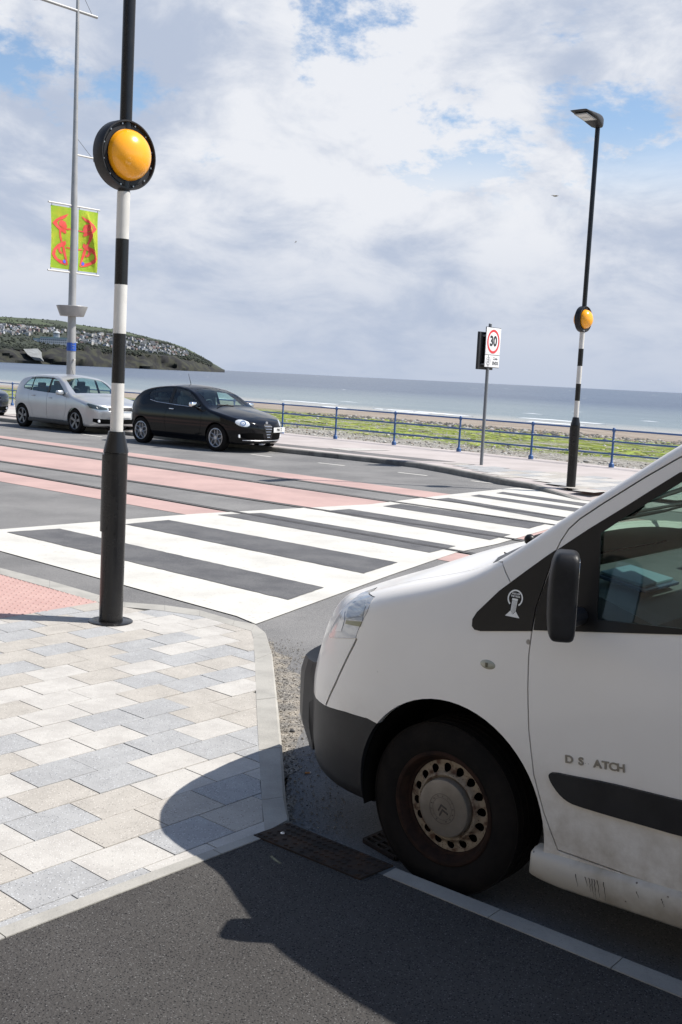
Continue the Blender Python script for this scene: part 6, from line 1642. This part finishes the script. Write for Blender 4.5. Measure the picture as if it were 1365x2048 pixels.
    K.part('rear_window', K.take(prism_me([grow(rw, .003)], axis='z', lo=1.0, hi=2), K.inflated(-.004, .008)), M_glass_dark, c)
    for x, y in ((xf, 1), (xr, 1), (xf, -1), (xr, -1)):
        make_wheel('wheel', c, (x, y * .755, .305), .305, .208, .19, 0, rimfn, -y, M_tyre, M_alloy)
        bm = bmesh.new(); n = 24; ya, yb = y * .80, y * .50
        A = [bm.verts.new((x + (ar - .002) * math.cos(math.pi * 1.2 * k / n - .3), ya, .305 + (ar - .002) * math.sin(math.pi * 1.2 * k / n - .3))) for k in range(n + 1)]; B_ = [bm.verts.new((v.co.x, yb, v.co.z)) for v in A]
        for k in range(n): bm.faces.new((A[k], A[k + 1], B_[k + 1], B_[k]))
        bm.faces.new(B_); obj('wheel_arch_liner', bm, M_dark, c)
    bm = bmesh.new(); box(bm, (2.05, 0, .32), (3.3, 1.0, .2)); box(bm, (2.1, 0, .44), (2.3, 1.5, .10)); obj('underbody', bm, M_dark, c, False)
    bm = bmesh.new(); box(bm, (1.32, 0, .82), (.45, 1.3, .22), bev=.06); obj('dashboard', bm, M_int, c)
    for y in (-.36, .36):
        bm = bmesh.new(); box(bm, (2.05, y, .55), (.5, .48, .16), bev=.05); box(bm, (2.32, y, .86), (.14, .46, .62), bev=.05); box(bm, (2.36, y, 1.20), (.09, .24, .17), bev=.04); obj('seat', bm, M_seat, c)
    bm = bmesh.new(); box(bm, (3.1, 0, .80), (.16, 1.25, .60), bev=.06)
    for y in (-.36, .36): box(bm, (3.13, y, 1.14), (.09, .22, .14), bev=.03)
    obj('rear_seat', bm, M_seat, c)
    bm = bmesh.new(); P = [Vector((1.62, .36 + .17 * math.cos(t * math.pi / 10), .95 + .17 * math.sin(t * math.pi / 10))) + Vector((-.06 * math.sin(t * math.pi / 10), 0, 0)) for t in range(20)]
    for k in range(20): tube(bm, P[k], P[(k + 1) % 20], .014, n=6, caps=False)
    obj('steering_wheel', bm, M_int, c)
    for sy in (1, -1):
        bm = bmesh.new(); mx_, mz_ = (1.48, 1.005) if fl else (1.42, 1.0); rbox(bm, (mx_, sy * .93, mz_), (.11, .20, .125), .55, 12, 14); mo = obj('door_mirror', bm, (M_chrome if fl else paint), c, True, 60)
        bm = bmesh.new(); box(bm, (mx_ + .01, sy * .84, mz_ - .055), (.05, .14, .03), bev=.01); obj('mirror_foot', bm, M_trim, mo)
    for hx, hz_ in (((2.28, .87),) if fl else ((1.98, .845), (2.78, .875))):
        for sy in (1, -1):
            h_ = K.bvh.ray_cast(Vector((hx, 3 * sy, hz_)), Vector((0, -sy, 0)))
            if h_[0]: bm = bmesh.new(); rbox(bm, (hx, h_[0].y + sy * .012, hz_), (.17, .03, .026), .6, 8, 8); obj('door_handle', bm, M_chrome if fl else paint, c, True, 60)
    tzc = K.bvh.ray_cast(Vector((2.55 if fl else 2.2, 0, 3)), Vector((0, 0, -1)))[0]
    bm = bmesh.new(); tube(bm, tzc, tzc + Vector((.10 if fl else .12, 0, .24)) * (1 if fl else 1), .008, .004, n=6); obj('aerial', bm, M_trim, c)
    if fl: bm = bmesh.new(); tube(bm, (1.16, -.05, 1.01), (1.22, .42, 1.03), .008, n=6); tube(bm, (1.14, .5, 1.0), (1.24, .05, 1.03), .008, n=6); obj('wiper', bm, M_trim, c)
    for sy in (1, -1):
        P = [(3.86, .78), (3.90, .95), (3.97, .92), (4.05, .80), (4.03, .72)] if fl else [(3.74, .76), (3.78, .98), (3.90, .94), (3.99, .84), (3.99, .74)]
        K.part('tail_light', K.take(prism_me([P], lo=(.4 if sy > 0 else -2), hi=(2 if sy > 0 else -.4)), SKc), mat('tail_red', (.30, .02, .02), .25, coat=.5), c)
    if not fl:
        for sy in (1, -1):
            bm = bmesh.new(); box(bm, (2.05, sy * .835, .235), (1.9, .05, .10), bev=.02); obj('sill', bm, M_bump, c)
    return c
hatchback('curvy', 'black three door hatchback with chrome mirrors parked at the far kerb behind the silver one', 'black_hatchback', M_blackcar, G(433, 902.5), G(284, 885.5), ('PMN 72', 0, 'CENTER'), alloy_rings)
hatchback('plain', 'silver five door hatchback parked at the far kerb, partly behind the near beacon pole', 'silver_hatchback', M_silver, G(152, 866), G(46, 853), ('TRZ', .245, 'RIGHT'), alloy_five)
d_ = (Vector(G(46, 853)) - Vector(G(152, 866))).normalized()
g0 = Vector(G(46, 853)) + d_ * 4.1
hatchback('plain', 'dark blue hatchback cut off by the left edge, its front corner just showing', 'navy_hatchback', M_navy, g0, g0 + d_ * 2.55, ('MN', .2, 'RIGHT'), alloy_five)

# ------------------------------------------------------------------ seafront terrace on the landward side (seen only as the reflection in the van window)
bt_ = thing('seafront_terrace', 'cream rendered seafront terrace facing the promenade, reflected in the van window', 'building', ab(0, -13), RA)
Mr = mat('cream_render', (.46, .415, .35), .85, col2=(.40, .36, .30), nscale=.6)
bm = bmesh.new(); WX = [-34 + 4.0 * i for i in range(18)]
for r in ((0, .9), (3.0, 3.9), (6.2, 7.1), (9.2, 11)): box(bm, (0, 0, (r[0] + r[1]) / 2), (72, .5, r[1] - r[0]))
for x in WX:
    for z0, z1 in ((.9, 3.0), (3.9, 6.2), (7.1, 9.2)): box(bm, (x, 0, (z0 + z1) / 2), (2.4, .5, z1 - z0))
box(bm, (0, -5.5, 5.5), (72, .4, 11)); obj('wall', bm, Mr, bt_, False)
bm = bmesh.new(); box(bm, (0, -2.7, 11.2), (72.6, 6.4, .35)); obj('roof', bm, M_roof, bt_, False)
wbm = bmesh.new(); box(wbm, (0, 0, 0), (1.6, .06, 1.0)); wme = to_mesh(wbm); finish(wme, mat('dark_pane', (.03, .035, .04), .08), False)
for i in range(17):
    for z0, z1 in ((.9, 3.0), (3.9, 6.2), (7.1, 9.2)):
        w_ = link('window', wme, bt_); w_.location = (WX[i] + 2.0, .05, (z0 + z1) / 2); w_.scale = (1, 1, z1 - z0)
